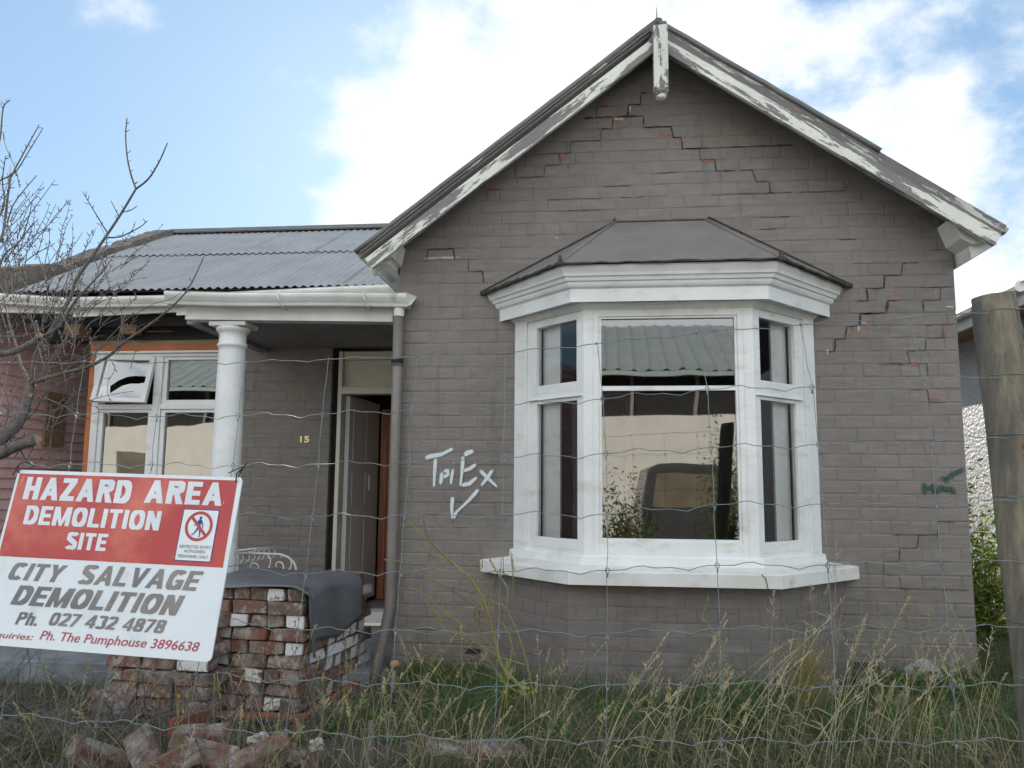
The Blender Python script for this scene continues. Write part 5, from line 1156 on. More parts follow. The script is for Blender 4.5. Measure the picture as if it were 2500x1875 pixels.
# pallet
pal = empty('pallet', (-2.3, -.4, -.2)); tag(pal, 'orange-painted timber pallet under the brick stacks', 'pallet'); p_mw = pal.matrix_world.copy()
def Pp(o): return o
for yy in (-.84, -.62, -.36, -.1, .12): Pp(board('deck_board', (-2.95, yy, ZB-.012), (-1.70+(yy+.84)*.12, yy, ZB-.012), .09, .02, 'orangepaint', pal, up=Vector((0, 1, 0))))
a_ = at(*b1(1930, 1345), -.93); c_ = at(*c5(1780, 1560), -.25)
Pp(board('bearer', (-1.69, -.98, -.13), (-1.58, .12, -.10), .10, .045, 'orangepaint', pal))
for x_ in (-2.9, -2.3): Pp(board('bearer', (x_, -.85, -.155), (x_+.05, .15, -.155), .10, .045, 'orangepaint', pal))
# rubber sheet draped over the corner
def sheet():
    Rz = Matrix.Rotation(-tilt, 3, 'Z'); org = Vector((-1.745, -.80, 0)); zt = ZB+HB*9+.012
    nu, nv = 46, 30; vs = []
    # u: from left end of the top (u=0) over the right edge (u=.62) and down the flank; v: front -> back
    for j in range(nv+1):
        v = j/nv
        for i in range(nu+1):
            u = i/nu; ly = -.035+.80*v
            Ltop = .80; drop = .10+.36*math.sin(math.pi*min(1, .12+v*.75))**.8*(1-.25*v) if v > .02 else .30
            drop = .30+.10*v-.32*max(0, v-.55) if v > .04 else .40
            s_ = u*(Ltop+drop); bend = .05
            if s_ < Ltop-bend: lx = -Ltop+s_; z = zt
            elif s_ < Ltop+bend*.57: a = (s_-(Ltop-bend))/(bend*1.57)*math.pi/2; lx = -bend+(bend+.03)*math.sin(a)+.0; z = zt-bend*(1-math.cos(a))
            else: lx = .03+.012*math.sin(6*v+2); z = zt-bend-(s_-(Ltop+bend*.57))
            z += .007*mn.noise(Vector((lx*5, ly*5, z*3)))+.010*mn.noise(Vector((lx*2, ly*2, 4)))+.006
            if v < .06: z -= .018*(1-v/.06)*(1 if s_ < Ltop else 0)
            if v < .12 and s_ < Ltop: z -= .012*math.sin(u*9)*(1-v/.12)
            wv = .02*math.sin(z*9)*(1-v) if s_ > Ltop else 0
            if s_ > Ltop+.03: ly += (.04+.12*(s_-Ltop))*(1-v)
            p = org+Rz @ Vector((lx, ly+wv, 0)); vs.append((p.x, p.y, z))
    mb = MB(); mb.add(vs, [(j*(nu+1)+i, j*(nu+1)+i+1, (j+1)*(nu+1)+i+1, (j+1)*(nu+1)+i) for j in range(nv) for i in range(nu)])
    o = mb.build('rubber_sheet', 'rubber', smooth=True); m = o.modifiers.new('s', 'SOLIDIFY'); m.thickness = .005; m.offset = 1
    tag(o, 'grey rubber sheet draped over the top corner of the brick stack', 'sheet')
sheet()
# loose bricks in the foreground
random.seed(21)
def loose(u, v, Y, rz_, rx=0, ry=0, lab='', white=0, L_=.228, zo=0):
    p = at(u, v, Y); p.z = max(p.z, gz(p.x, p.y)+.03); o = put_brick(p.x, p.y, p.z+zo, rz_, white, rx, ry, lab, 'loose bricks tipped out in the foreground')
LZ = [(b1(1290, 1455), -2.35, .05, .15, -.03, 'largest loose brick, grey-topped, lying level in the foreground rubble', 0), (b1(640, 1610), -2.55, .9, .3, .5, 'purple brick standing slanted at the left end of the rubble', 0),
      (b1(930, 1560), -2.45, -.8, .5, .3, 'loose brick tilted on its end left of the level grey-topped one', 0), (b1(1080, 1640), -2.6, .6, -.2, -.3, 'loose brick half cut off by the frame below the tilted one', 0),
      (b1(1350, 1600), -2.5, -.1, .6, .1, 'reddish brick lying under the grey-topped one', 0), (b1(1700, 1590), -2.5, .45, .35, -.35, 'loose brick leaning below the white lump of mortar', 0),
      (b2(740, 1655), -2.62, .2, .2, .1, 'pinkish brick sunk in the grass left of the rose bush foot', 0), (b2(1030, 1640), -2.6, .9, .4, .2, 'pale pink broken brick at the bottom centre of the view', 0),
      (b1(1900, 1600), -2.4, .1, -.3, .2, 'rightmost red brick of the foreground rubble', 0), (b1(700, 1230), -1.2, .3, .2, .3, 'lone brick fallen beside the left end of the pallet', 0)]
for (uv, Y, a, bx_, by_, lab, wh) in LZ: loose(uv[0], uv[1], Y, a, bx_, by_, lab, wh)
def lump(uv, Y, s_, mat, lab, cat='rubble', name='mortar_lump'):
    p = at(*uv, Y); bm = bmesh.new(); bmesh.ops.create_icosphere(bm, subdivisions=4, radius=1)
    for v in bm.verts: v.co *= (.75+.45*mn.noise(v.co*1.7+Vector((uv[0], 0, 0)))+.12*mn.noise(v.co*6)); v.co = Vector((v.co.x*s_[0], v.co.y*s_[1], v.co.z*s_[2]))
    me = bpy.data.meshes.new(name); bm.to_mesh(me); bm.free(); me.materials.append(M[mat]); o = bpy.data.objects.new(name, me); COL.objects.link(o); o.location = p; tag(o, lab, cat); return o
lump(b1(1680, 1480), -2.35, (.06, .05, .035), 'mortar', 'white crumbly lump of mortar on the foreground bricks'); lump(b1(2045, 1510), -2.4, (.04, .04, .03), 'mortar', 'smaller white mortar lump right of the rubble')
lump(b1(1930, 1600), -2.5, (.045, .04, .04), 'parapet', 'dusty grey lump of mortar below the smaller white one'); lump(b3(1555, 1040), -.35, (.13, .1, .09), 'path', 'rounded pale stone against the foot of the wall, right of the air vent', 'stone', 'stone')
o = board('plank', at(*b1(1105, 1395), -2.1), at(*b1(1340, 1330), -1.7), .07, .025, 'orangepaint'); tag(o, 'short broken orange plank above the loose bricks', 'plank')
# stake with orange knobs
def peg(uv0, uv1, Y, lab):
    a = at(*uv0, Y); c = at(*uv1, Y); mb = MB(); mb.tube([c, a], [.012, .009], 7, 'bark'); n_ = 8
    mb.lathe((a.x, a.y), [(.003, a.z-.01), (.018, a.z-.006), (.026, a.z+.008), (.02, a.z+.024), (.004, a.z+.03)], 10, 'rawwood'); o = mb.build('stake', None, smooth=True); tag(o, lab, 'stake')
peg(b2(345, 1000), b2(330, 1240), -1.55, 'short dark stake with an orange knob left of the rose bush')
o = MB(); a = at(*b2(195, 1350), -2.5); c = at(*b2(180, 1659), -2.6); o.tube([a, c+Vector((0, 0, -.1))], [.013, .016], 8); tag(o.build('stake', 'bark', smooth=True), 'pale broken wooden stake at the bottom, right of the brick rubble', 'stake')
# ---- white wrought-iron scrollwork behind the stack
si = empty('iron_bench', (-2.45, .45, 0)); tag(si, 'white wrought-iron scrollwork bench end showing above the brick stack', 'bench'); si_mw = si.matrix_world.copy()
def spiral(c, r0, r1, a0, a1, y, n=30): return [Vector((c[0]+(r0+(r1-r0)*i/n)*math.cos(R(a0+(a1-a0)*i/n)), y, c[1]+(r0+(r1-r0)*i/n)*math.sin(R(a0+(a1-a0)*i/n)))) for i in range(n+1)]
YI = .30
a = at(*c5(635, 445), YI); m_ = at(*c5(1050, 455), YI); e = at(*c5(1190, 575), YI)
mb = MB(); arc = [a, at(*c5(850, 447), YI), m_, at(*c5(1120, 480), YI), at(*c5(1170, 530), YI), e, e+Vector((0, 0, -.25))]; mb.tube(arc, .009, 8); mb.tube([a+Vector((0.03, 0, 0)), a+Vector((0.03, 0, -.4))], .008, 8)
o = mb.build('arm_rail', 'whiteiron', si, smooth=True); o.matrix_parent_inverse = si_mw.inverted()
mb = MB(); ctr = at(*c5(1028, 560), YI)
mb.tube(spiral((ctr.x, ctr.z), .012, .068, 200, -180, YI), .006, 7); ctr = at(*c5(800, 575), YI); mb.tube(spiral((ctr.x, ctr.z), .012, .075, 200, -150, YI), .006, 7)
ctr = at(*c5(880, 520), YI); mb.tube(spiral((ctr.x, ctr.z), .06, .075, 90, -60, YI), .006, 7)
ctr = at(*c5(1080, 540), YI); mb.tube(spiral((ctr.x, ctr.z), .055, .06, 120, -70, YI), .006, 7)
o = mb.build('scroll', 'whiteiron', si, smooth=True); o.matrix_parent_inverse = si_mw.inverted()
mb = MB(); p0 = at(*c5(640, 425), .55); p1 = at(*c5(970, 392), .75); mb.tube([p0, p1], .009, 8); p0 = at(*c5(680, 440), .4)
for i in range(7):
    t = i/6; c = p0.lerp(p1, t)+Vector((0, 0, -.045)); mb.tube([c+Vector((.02*math.cos(a_)*(1+.3*math.sin(i)), .03*math.cos(a_), .04*math.sin(a_))) for a_ in [R(x) for x in range(-150, 170, 30)]], .0055, 6)
o = mb.build('back_scroll', 'whiteiron', si, smooth=True); o.matrix_parent_inverse = si_mw.inverted()

# ---------------------------------------------------------------- bare tree on the left
def twiggy(mb, pts, r0, r1, spurs=1.0, rnd=random, n=7, sl=.03):
    """limb with thorny spurs"""
    # smooth with catmull-like subdivision
    Q = []
    for i in range(len(pts)-1):
        p0 = pts[max(i-1, 0)]; p1 = pts[i]; p2 = pts[i+1]; p3 = pts[min(i+2, len(pts)-1)]
        for k in range(5):
            t = k/5; Q.append(.5*((2*p1)+(p2-p0)*t+(2*p0-5*p1+4*p2-p3)*t*t+(3*p1-p0-3*p2+p3)*t*t*t))
    Q.append(pts[-1]); m = len(Q); rad = [r0+(r1-r0)*(i/(m-1)) for i in range(m)]
    if r0 > .012: rad = [x*(1+.12*rnd.uniform(-1, 1)) for x in rad]
    mb.tube(Q, rad, n)
    tot = sum((Q[i+1]-Q[i]).length for i in range(m-1)); cnt = int(tot/.045*spurs)
    for _ in range(cnt):
        i = rnd.randrange(1, m-1); p = Q[i]; d = (Q[i+1]-Q[i-1]).normalized(); side = Vector((rnd.uniform(-1, 1), rnd.uniform(-1, 1), rnd.uniform(-.6, 1))); side = (side-d*side.dot(d)).normalized()
        l = sl*rnd.uniform(.3, 1.1); e = p+(side+d*.7).normalized()*l; mb.tube([p, p.lerp(e, .6)+side*l*.1, e], [.0022, .0018, .0012], 4)
    return Q
tree = empty('bare_tree', (-3.6, -1.9, 0)); tag(tree, 'leafless thorny fruit tree at the left edge, in front of the left wing', 'tree'); t_mw = tree.matrix_world.copy()
def Pt(o): return o
rt = random.Random(8); YT = -1.8; px = 1950/3.75
def tp(uvs, ya, yb=None):
    yb = ya if yb is None else yb; n_ = len(uvs)-1
    return [at(u, v, ya+(yb-ya)*i/max(1, n_)) for i, (u, v) in enumerate(uvs)]
tk = MB(); trunk = tp([(-420, 1900), (-300, 1500), (-180, 1250), (-60, 1135), (0, 1072), (30, 1045), (52, 1015), (66, 975), (76, 938)], YT-.2, YT)
twiggy(tk, trunk, .055, .021, .3, rt, 12); 
tw2 = twiggy(tk, tp([(-160, 1230), (-60, 1120), (0, 1106), (45, 1087), (84, 1076)], YT-.15), .036, .024, .8, rt, 10)
Pt(tk.build('trunk', 'bark', tree, smooth=True))
limbs = [  # (pts, ya, yb, r0, r1, spurs)
 ([(76, 938), (90, 930), (151, 912), (211, 896), (264, 870), (302, 836), (358, 798), (415, 753), (460, 704), (498, 627)], 0, -.35, .012, .0022, 1),
 ([(72, 935), (64, 920), (49, 885), (36, 835), (20, 780), (8, 720)], 0, .3, .010, .003, 1),
 ([(76, 930), (87, 866), (124, 806), (166, 738), (188, 681), (226, 625), (256, 581), (294, 524), (332, 461)], 0, .1, .012, .0055, 1),
 ([(332, 461), (320, 426), (311, 385), (307, 332), (310, 288)], .1, .15, .0055, .003, 1.3),
 ([(332, 461), (362, 437), (388, 396), (409, 349)], .1, 0, .0055, .0028, 1.3),
 ([(262, 568), (226, 509), (202, 468)], .1, .2, .004, .002, 1.3), ([(290, 528), (280, 508), (271, 490)], .1, .1, .003, .0018, 1.3), ([(300, 518), (320, 513), (334, 503)], .1, 0, .003, .0018, 1),
 ([(262, 580), (292, 578), (320, 566), (345, 552), (360, 539)], .1, -.1, .0045, .002, 1.2), ([(320, 566), (328, 550), (330, 541)], 0, 0, .002, .0015, 1),
 ([(-60, 850), (0, 863), (38, 857), (75, 838), (95, 825)], -.2, -.1, .018, .013, .6), ([(92, 826), (124, 812), (150, 790), (180, 740), (225, 690), (262, 650)], -.1, -.2, .009, .003, 1),
 ([(0, 588), (8, 566), (23, 452), (30, 426), (64, 362), (96, 304)], .2, .3, .008, .0025, 1.8), ([(-30, 460), (0, 441), (38, 419), (68, 373), (105, 313)], .3, .2, .005, .002, 1.4),
 ([(18, 545), (30, 505), (53, 471), (90, 428)], .2, .1, .004, .002, 1.6), ([(-10, 680), (11, 622), (49, 588), (68, 539), (79, 490)], .1, .2, .006, .002, 2), ([(-20, 400), (0, 339), (8, 264), (24, 245)], .3, .4, .006, .003, 2.2),
 ([(10, 640), (38, 603), (70, 560), (94, 535)], .1, 0, .004, .0018, 1.6), ([(60, 640), (87, 620), (112, 606), (134, 594)], 0, 0, .003, .0018, 1.2), ([(-20, 560), (10, 500), (6, 440), (14, 380)], .2, .2, .006, .0025, 2.2),
 ([(0, 821), (40, 822), (68, 818), (110, 800), (140, 775)], -.1, -.1, .0045, .002, 1.2), ([(90, 930), (130, 870), (165, 820), (200, 770), (240, 728)], 0, .2, .006, .002, 1),
 ([(66, 960), (120, 975), (170, 1000), (190, 1020), (215, 1020)], 0, -.2, .004, .002, 1), ([(75, 945), (120, 990), (180, 960), (230, 940)], 0, .1, .003, .0015, 1),
 ([(151, 912), (190, 880), (240, 850), (290, 800), (330, 760)], 0, .2, .004, .0016, 1.2), ([(264, 870), (280, 900), (262, 940), (270, 990)], 0, 0, .0016, .001, 1.0), ([(30, 1045), (80, 1010), (110, 960), (160, 930), (210, 905)], 0, -.3, .005, .002, 1),
 ([(45, 1087), (70, 1130), (110, 1120), (150, 1130)], -.1, -.2, .004, .0016, 1.2), ([(0, 1072), (20, 1000), (10, 940), (0, 900)], -.1, 0, .004, .0016, 1.2), ([(60, 1000), (20, 950), (0, 930)], 0, .2, .003, .0016, 1.2),
 ([(188, 681), (215, 700), (250, 712), (290, 690)], 0, 0, .003, .0015, 1.2), ([(226, 625), (240, 660), (230, 700), (265, 728), (268, 745)], .1, 0, .0028, .0013, 1.2), ([(245, 625), (268, 700), (280, 722)], .1, 0, .003, .0013, 1.5)]
bm_ = MB(); bm_.mats = []
for pts, ya, yb, r0, r1_, sp_ in limbs: twiggy(bm_, tp(pts, YT+ya, YT+yb), r0, r1_, sp_, rt, 7)
for i in range(75):
    u0 = rt.uniform(20, 330); v0 = rt.uniform(640, 900); ang = rt.uniform(.0, 1.1); l = rt.uniform(50, 150); y = YT+rt.uniform(-.4, .4)
    p = [(u0, v0)]
    for k in range(4): ang += rt.uniform(-.3, .3); p.append((p[-1][0]+math.sin(ang)*l/4, p[-1][1]-math.cos(ang)*l/4))
    twiggy(bm_, tp(p, y, y+.05), .0024, .0011, 1.3, rt, 5)
# thinner growth filling the crown at the left
for i in range(90):
    u0 = rt.uniform(-60, 190) if i < 46 else rt.uniform(-50, 70); v0 = rt.uniform(560, 900)-(0 if u0 < 80 else -60)-(150 if i > 60 else 0); ang = rt.uniform(-.35, .75); l = rt.uniform(60, 190); y = YT+rt.uniform(-.4, .5)
    p = [(u0, v0)]
    for k in range(4): ang += rt.uniform(-.25, .25); p.append((p[-1][0]+math.sin(ang)*l/4, p[-1][1]-math.cos(ang)*l/4))
    twiggy(bm_, tp(p, y, y+.05), .0026, .0012, 1.3, rt, 5)
for i in range(26):
    u0 = rt.uniform(-40, 160); v0 = rt.uniform(930, 1180); ang = rt.uniform(.2, 1.5); l = rt.uniform(60, 200); y = YT+rt.uniform(-.5, .3)
    p = [(u0, v0)]
    for k in range(4): ang += rt.uniform(-.3, .3); p.append((p[-1][0]+math.sin(ang)*l/4, p[-1][1]-math.cos(ang)*l/4))
    twiggy(bm_, tp(p, y, y+.05), .0024, .0011, 1, rt, 5)
Pt(bm_.build('crown', 'bark', tree, smooth=True))
for (u, v), (du, dv), r_ in (((93, 822), (6, -4), .014), ((84, 1076), (5, -2), .024), ((73, 966), (1, -1), .010)):
    a = at(u, v, YT-.12); c = at(u+du, v+dv, YT-.14); mb = MB(); mb.tube([a, c], r_, 10); mb.build('pruned_cut', 'rawwood', tree)

# ---------------------------------------------------------------- rose bush
rose = empty('rose_bush', (.1, -1.5, .05)); tag(rose, 'thin leafless green-stemmed rose bush leaning left in front of the wall', 'shrub'); ro_mw = rose.matrix_world.copy()
mb = MB(); rr_ = random.Random(31); YR = -1.6
for pts, r0, r1_, dy in [
  (T(b2, (1260, 1350), (1170, 1150), (1040, 1000), (985, 800), (930, 600), (850, 450), (740, 350), (600, 220), (550, 130), (520, 0)), .011, .0025, -.2),
  (T(b2, (1275, 1350), (1200, 980), (1130, 760), (1070, 620), (1075, 500), (1000, 380), (960, 300)), .006, .002, .1), (T(b2, (1200, 1200), (1060, 1110), (950, 950), (880, 850), (780, 800), (640, 740), (570, 560), (450, 490)), .006, .0018, -.1),
  (T(b2, (930, 660), (800, 560), (640, 460), (530, 420), (400, 330), (275, 305)), .005, .0016, 0), (T(b2, (1190, 992), (1000, 930), (870, 850), (700, 830), (540, 880)), .005, .002, .1), (T(b2, (1150, 1130), (1060, 1110), (950, 1060), (830, 1030)), .004, .0015, 0),
  (T(b2, (740, 350), (600, 270), (490, 250)), .004, .002, 0), (T(b2, (850, 820), (700, 760), (580, 790), (430, 765)), .003, .0015, 0), (T(b2, (1090, 1000), (1100, 860), (1050, 740), (900, 600), (860, 680)), .004, .0015, .2),
  (T(b2, (780, 800), (740, 720), (680, 640), (700, 700), (620, 600)), .003, .0013, 0), (T(b2, (900, 780), (850, 700), (780, 630), (720, 610)), .003, .0012, .1), (T(b2, (870, 530), (760, 500), (680, 490), (560, 455)), .0035, .0013, -.1),
  (T(b2, (700, 310), (640, 330), (560, 360)), .003, .001, 0), (T(b2, (600, 220), (520, 160), (470, 90), (430, 60)), .0035, .0012, 0), (T(b2, (990, 830), (985, 700), (940, 560), (965, 500)), .004, .0012, 0), (T(b2, (1120, 950), (1080, 780), (1000, 660), (960, 560)), .0035, .0012, 0),
  (T(b2, (1230, 1270), (1100, 1200), (980, 1150), (860, 1180), (760, 1130)), .0035, .0012, 0), (T(b2, (640, 740), (600, 700), (520, 695)), .003, .001, 0), (T(b2, (900, 600), (890, 680), (905, 780)), .003, .002, .1)]:
    p = [at(u, v, YR+dy*i/len(pts)) for i, (u, v) in enumerate(pts)]; twiggy(mb, p, r0*1.05, max(.0019, r1_*1.3), .9, rr_, 6, .024)
for i in range(95):
    u0, v0 = b2(rr_.uniform(560, 1150), rr_.uniform(300, 1150)); ang = rr_.uniform(-1.4, .2); l = rr_.uniform(25, 75); p = [(u0, v0)]
    for k in range(3): ang += rr_.uniform(-.3, .3); p.append((p[-1][0]+math.sin(ang)*l/3, p[-1][1]-math.cos(ang)*l/3))
    twiggy(mb, tp(p, YR+rr_.uniform(-.2, .2)), .0026, .0015, .6, rr_, 4, .015)
o = mb.build('cane', 'rose', rose, smooth=True); o.matrix_parent_inverse = ro_mw.inverted()

# ---------------------------------------------------------------- grass and weeds (blades as real faces)
def blades(name, pos, hgt, wid, lean, col, seg=3, droop=.5, label=None, mat='blade', kind='stuff', parent=None):
    """pos (n,3), hgt (n), wid (n), lean (n,2) horizontal offset of the tip as share of height, col (n,3)"""
    n = len(pos); ang = rng.uniform(0, 2*np.pi, n); side = np.stack([np.cos(ang), np.sin(ang)*.5, np.zeros(n)], 1)
    rows = []
    for k in range(seg+1):
        t = k/seg; c = pos.copy(); c[:, 0] += lean[:, 0]*hgt*t**1.7; c[:, 1] += lean[:, 1]*hgt*t**1.7; c[:, 2] += hgt*(t-droop*.35*t**3*np.hypot(lean[:, 0], lean[:, 1]))
        wv = wid*(1-t)**.7 if k < seg else wid*.06
        if np.isscalar(wv): wv = np.full(n, wv)
        rows += [c-side*wv[:, None]/2, c+side*wv[:, None]/2]
    V = np.stack(rows, 1).reshape(-1, 3); m = 2*(seg+1)
    base = (np.arange(n)*m)[:, None]; q = []
    for k in range(seg): q.append(np.concatenate([base+2*k, base+2*k+1, base+2*k+3, base+2*k+2], 1))
    Fq = np.stack(q, 1).reshape(-1, 4)
    me = bpy.data.meshes.new(name); me.vertices.add(len(V)); me.vertices.foreach_set('co', V.astype('f').ravel())
    me.loops.add(Fq.size); me.loops.foreach_set('vertex_index', Fq.astype('i').ravel()); me.polygons.add(len(Fq)); me.polygons.foreach_set('loop_start', (np.arange(len(Fq))*4).astype('i')); me.update(calc_edges=True)
    ca = me.color_attributes.new('Col', 'FLOAT_COLOR', 'POINT'); C4 = np.ones((n, m, 4), 'f'); C4[:, :, :3] = col[:, None, :]; ca.data.foreach_set('color', C4.ravel())
    me.materials.append(M[mat]); o = bpy.data.objects.new(name, me); COL.objects.link(o)
    if kind: o['kind'] = kind
    if label: o['label'] = label
    if parent: o.parent = parent
    return o
def field(n, x0, x1, y0, y1, dens=None):
    P = []
    while len(P) < n:
        x = rng.uniform(x0, x1, n); y = rng.uniform(y0, y1, n)
        for a, c in zip(x, y):
            if c > -.55 and -.75 < a < 1.6: continue
            if c > -.02 and -5.2 < a < 2.4: continue
            if a < -1.66 and a > -3.0 and c > -.92: continue
            if a > 3.45: continue
            if -2.1 < a < -.68 and -2.8 < c < -1.75 and rng.random() < .96: continue
            if a < -.9 and rng.random() < .2: continue
            if dens is None or rng.random() < dens(a, c): P.append((a, c, gz(a, c)-.01))
            if len(P) >= n: break
    return np.array(P)
def cols_(n, palette, w, jit=.18):
    pal = np.array(palette); i = rng.choice(len(pal), n, p=np.array(w)/sum(w)); return pal[i]*(1+rng.uniform(-jit, jit, (n, 1)))
pn = lambda a, c: mn.noise(Vector((a*1.6, c*1.6, 2)))
# green turf
n = 60000; P = field(n, -5, 4.2, -3.35, 3.0, lambda a, c: (.2+.8*sm(-.25, .35, pn(a, c)+.15))*(1 if c < .3 else .35))
hh_ = rng.gamma(4, .021, n)*(1-.35*(P[:, 1] < -2.3))*(1-.4*(P[:, 0] < -.8)); GREENS = [(.05, .10, .022), (.075, .125, .03), (.032, .07, .022), (.13, .15, .05), (.07, .12, .05)]
blades('green_grass', P, hh_+.03, rng.uniform(.003, .007, n), rng.normal(0, .55, (n, 2)), cols_(n, GREENS, (4, 3, 3, 1, 1)), 3, label='low dark green grass along the foot of the house')
n = 16000; P = field(n, -1.4, 3.4, -1.9, -.02, lambda a, c: sm(.0, .25, mn.noise(Vector((a*2.3, c*2.3, 9)))))
blades('lush_grass', P, rng.gamma(5, .022, n)+.03, rng.uniform(.004, .009, n), rng.normal(0, .6, (n, 2)), cols_(n, [(.06, .115, .025), (.045, .095, .022), (.10, .145, .045)], (3, 3, 1)), 3, label='brighter green grass tufts growing against the brick wall')
# matted dead grass and stems
n = 30000; P = field(n, -4.6, 4.0, -3.38, .8, lambda a, c: .25+.75*sm(-.1, .35, -pn(a+5, c))+.35*(a < -1) )
blades('dead_grass', P, rng.gamma(4, .024, n)*(1-.3*(P[:, 0] < -.9))+.02, rng.uniform(.002, .0045, n), rng.normal(0, .8, (n, 2))+np.array([.1, 0]), cols_(n, [(.20, .165, .09), (.13, .11, .065), (.30, .26, .15), (.085, .068, .048)], (3, 3, 2, 3)), 3, label='matted brown dead grass between the green tufts')
n = 7000; P = field(n, -3.2, 4.0, -3.38, -.6, lambda a, c: .5+.5*sm(-.2, .3, -pn(a*2, c*2)))
blades('fallen_grass', P+np.array([0, 0, .015]), rng.gamma(5, .035, n)+.04, rng.uniform(.002, .004, n), rng.normal(0, 1.3, (n, 2)), cols_(n, [(.34, .29, .17), (.24, .20, .12), (.42, .37, .24), (.15, .12, .08)], (3, 3, 2, 2)), 4, droop=1.1, label='bleached dead stems lying over the low grass')
# tall dry stalks with seed heads
def stalks(name, pts, hgts, leans, palette, label, rad=.0016, head=.24, seedn=34, rs=5):
    r_ = random.Random(rs); mb = MB(); cl = []; 
    hv = []; hh2 = []
    for p, h, (lx, ly) in zip(pts, hgts, leans):
        n_ = 7; Q = [Vector((p[0]+lx*h*(k/n_)**1.5, p[1]+ly*h*(k/n_)**1.5, p[2]+h*(k/n_)*(1-.06*(k/n_)**2*abs(lx)*2))) for k in range(n_+1)]
        before = len(mb.v); mb.tube(Q, [rad*(1-.6*k/n_) for k in range(n_+1)], 3, caps=False); c = palette[r_.randrange(len(palette))]; j = r_.uniform(.75, 1.2); cl += [tuple(x*j for x in c)]*(len(mb.v)-before)
        d = (Q[-1]-Q[-2]).normalized(); L_ = h*head*r_.uniform(.6, 1.2); before = len(mb.v)
        typ = r_.random()
        for s_ in range(int(seedn*(1 if typ < .6 else .6))):
            t = r_.random(); b0 = Q[-1]-d*L_*(1-t); sp2 = .004+.016*(1-t)*(.5 if typ < .6 else 2.2); e_ = b0+Vector((r_.uniform(-1, 1), r_.uniform(-1, 1), r_.uniform(-.3, .6)))*sp2+d*.012
            w_ = Vector((r_.uniform(-1, 1), r_.uniform(-1, 1), 0)).normalized()*.0019
            mb.add([b0, b0.lerp(e_, .6)+w_, e_, b0.lerp(e_, .6)-w_], [(0, 1, 2, 3)])
        cl += [tuple(x*j*1.05 for x in c)]*(len(mb.v)-before)
        # a leaf or two
        for _ in range(r_.choice((0, 1, 2))):
            k = r_.randrange(1, 4); b0 = Q[k]; ld = Vector((r_.uniform(-1, 1), r_.uniform(-.6, .6), r_.uniform(.2, 1))).normalized(); l = r_.uniform(.06, .16); m1 = b0+ld*l*.5; e_ = b0+ld*l+Vector((0, 0, -l*.35)); w_ = Vector((0, 0, .002))+Vector((.0015, 0, 0)); before = len(mb.v)
            mb.add([b0-w_*.6, b0+w_*.6, m1+w_, m1-w_], [(0, 1, 2, 3)]); mb.add([m1-w_, m1+w_, e_], [(0, 1, 2)]); cl += [tuple(x*j*.8 for x in c)]*(len(mb.v)-before)
    me = bpy.data.meshes.new(name); me.from_pydata([tuple(v) for v in mb.v], [], mb.f); me.materials.append(M['blade'])
    ca = me.color_attributes.new('Col', 'FLOAT_COLOR', 'POINT'); a = np.ones((len(cl), 4), 'f'); a[:, :3] = cl; ca.data.foreach_set('color', a.ravel())
    o = bpy.data.objects.new(name, me); COL.objects.link(o); o['kind'] = 'stuff'; o['label'] = label; return o
DRY = [(.50, .43, .24), (.42, .36, .19), (.58, .51, .32), (.33, .30, .15), (.36, .36, .15)]
P = []; H_ = []; Ln = []
rs_ = random.Random(77)
def addst(x, y, h, lx, ly=0): P.append((x, y, gz(x, y))); H_.append(h); Ln.append((lx, ly))
for cx_, n_, s_, hm, lm in ((.25, 14, .14, .42, .45), (.62, 26, .16, .52, .38), (.85, 18, .10, .45, .32), (1.12, 34, .13, .45, .1), (.45, 14, .2, .35, .3), (-.05, 14, .2, .34, .35), (-.6, 12, .35, .33, .15), (-1.2, 22, .35, .38, .12), (-.95, 10, .15, .36, -.1), (1.35, 20, .1, .55, 0)):
    for _ in range(n_): addst(cx_+rs_.gauss(0, s_), rs_.uniform(-3.05, -2.1), hm*rs_.uniform(.55, 1.25), lm+rs_.gauss(0, .22), rs_.gauss(0, .15))
for _ in range(60): addst(rs_.uniform(-2.0, .3), rs_.uniform(-3.05, -2.3), rs_.uniform(.18, .42), rs_.gauss(.1, .4), rs_.gauss(0, .2))
for _ in range(42): addst(rs_.uniform(-1.6, 2.2), rs_.uniform(-2.1, -.9), rs_.uniform(.22, .5), rs_.gauss(.2, .3), rs_.gauss(0, .15))
# the very tall pair crossing the sill, and the leaning long ones
for uv0, uv1, Y in ((b3(985, 1100), b3(1000, 180), -2.2), (b3(850, 850), b3(830, 480), -2.1), (b3(850, 830), b3(940, 470), -2.1), (b2(1290, 1640), b2(1720, 780), -2.6), (b2(1450, 1500), b2(1430, 880), -2.4), (b2(1700, 1640), b2(2055, 880), -2.6), (b2(480, 1659), b2(790, 1130), -2.6), (b1(590, 1640), b1(735, 930), -2.7), (b1(760, 1659), b1(900, 960), -2.7), (b1(1150, 1600), b1(1130, 1030), -2.6), (b1(1400, 1200), b1(1545, 900), -2.4), (b1(1740, 1659), b1(1550, 910), -2.5), (b1(1880, 1350), b1(2045, 720), -2.4), (b3(1180, 1640), b3(1280, 1230), -2.7)):
    a = at(*uv0, Y); c = at(*uv1, Y); h = c.z-a.z; P.append(tuple(a)); H_.append(h); Ln.append(((c.x-a.x)/h, 0))
stalks('dry_stalks', P, H_, Ln, DRY, 'tall straw-coloured grass stalks with seed heads in the foreground')
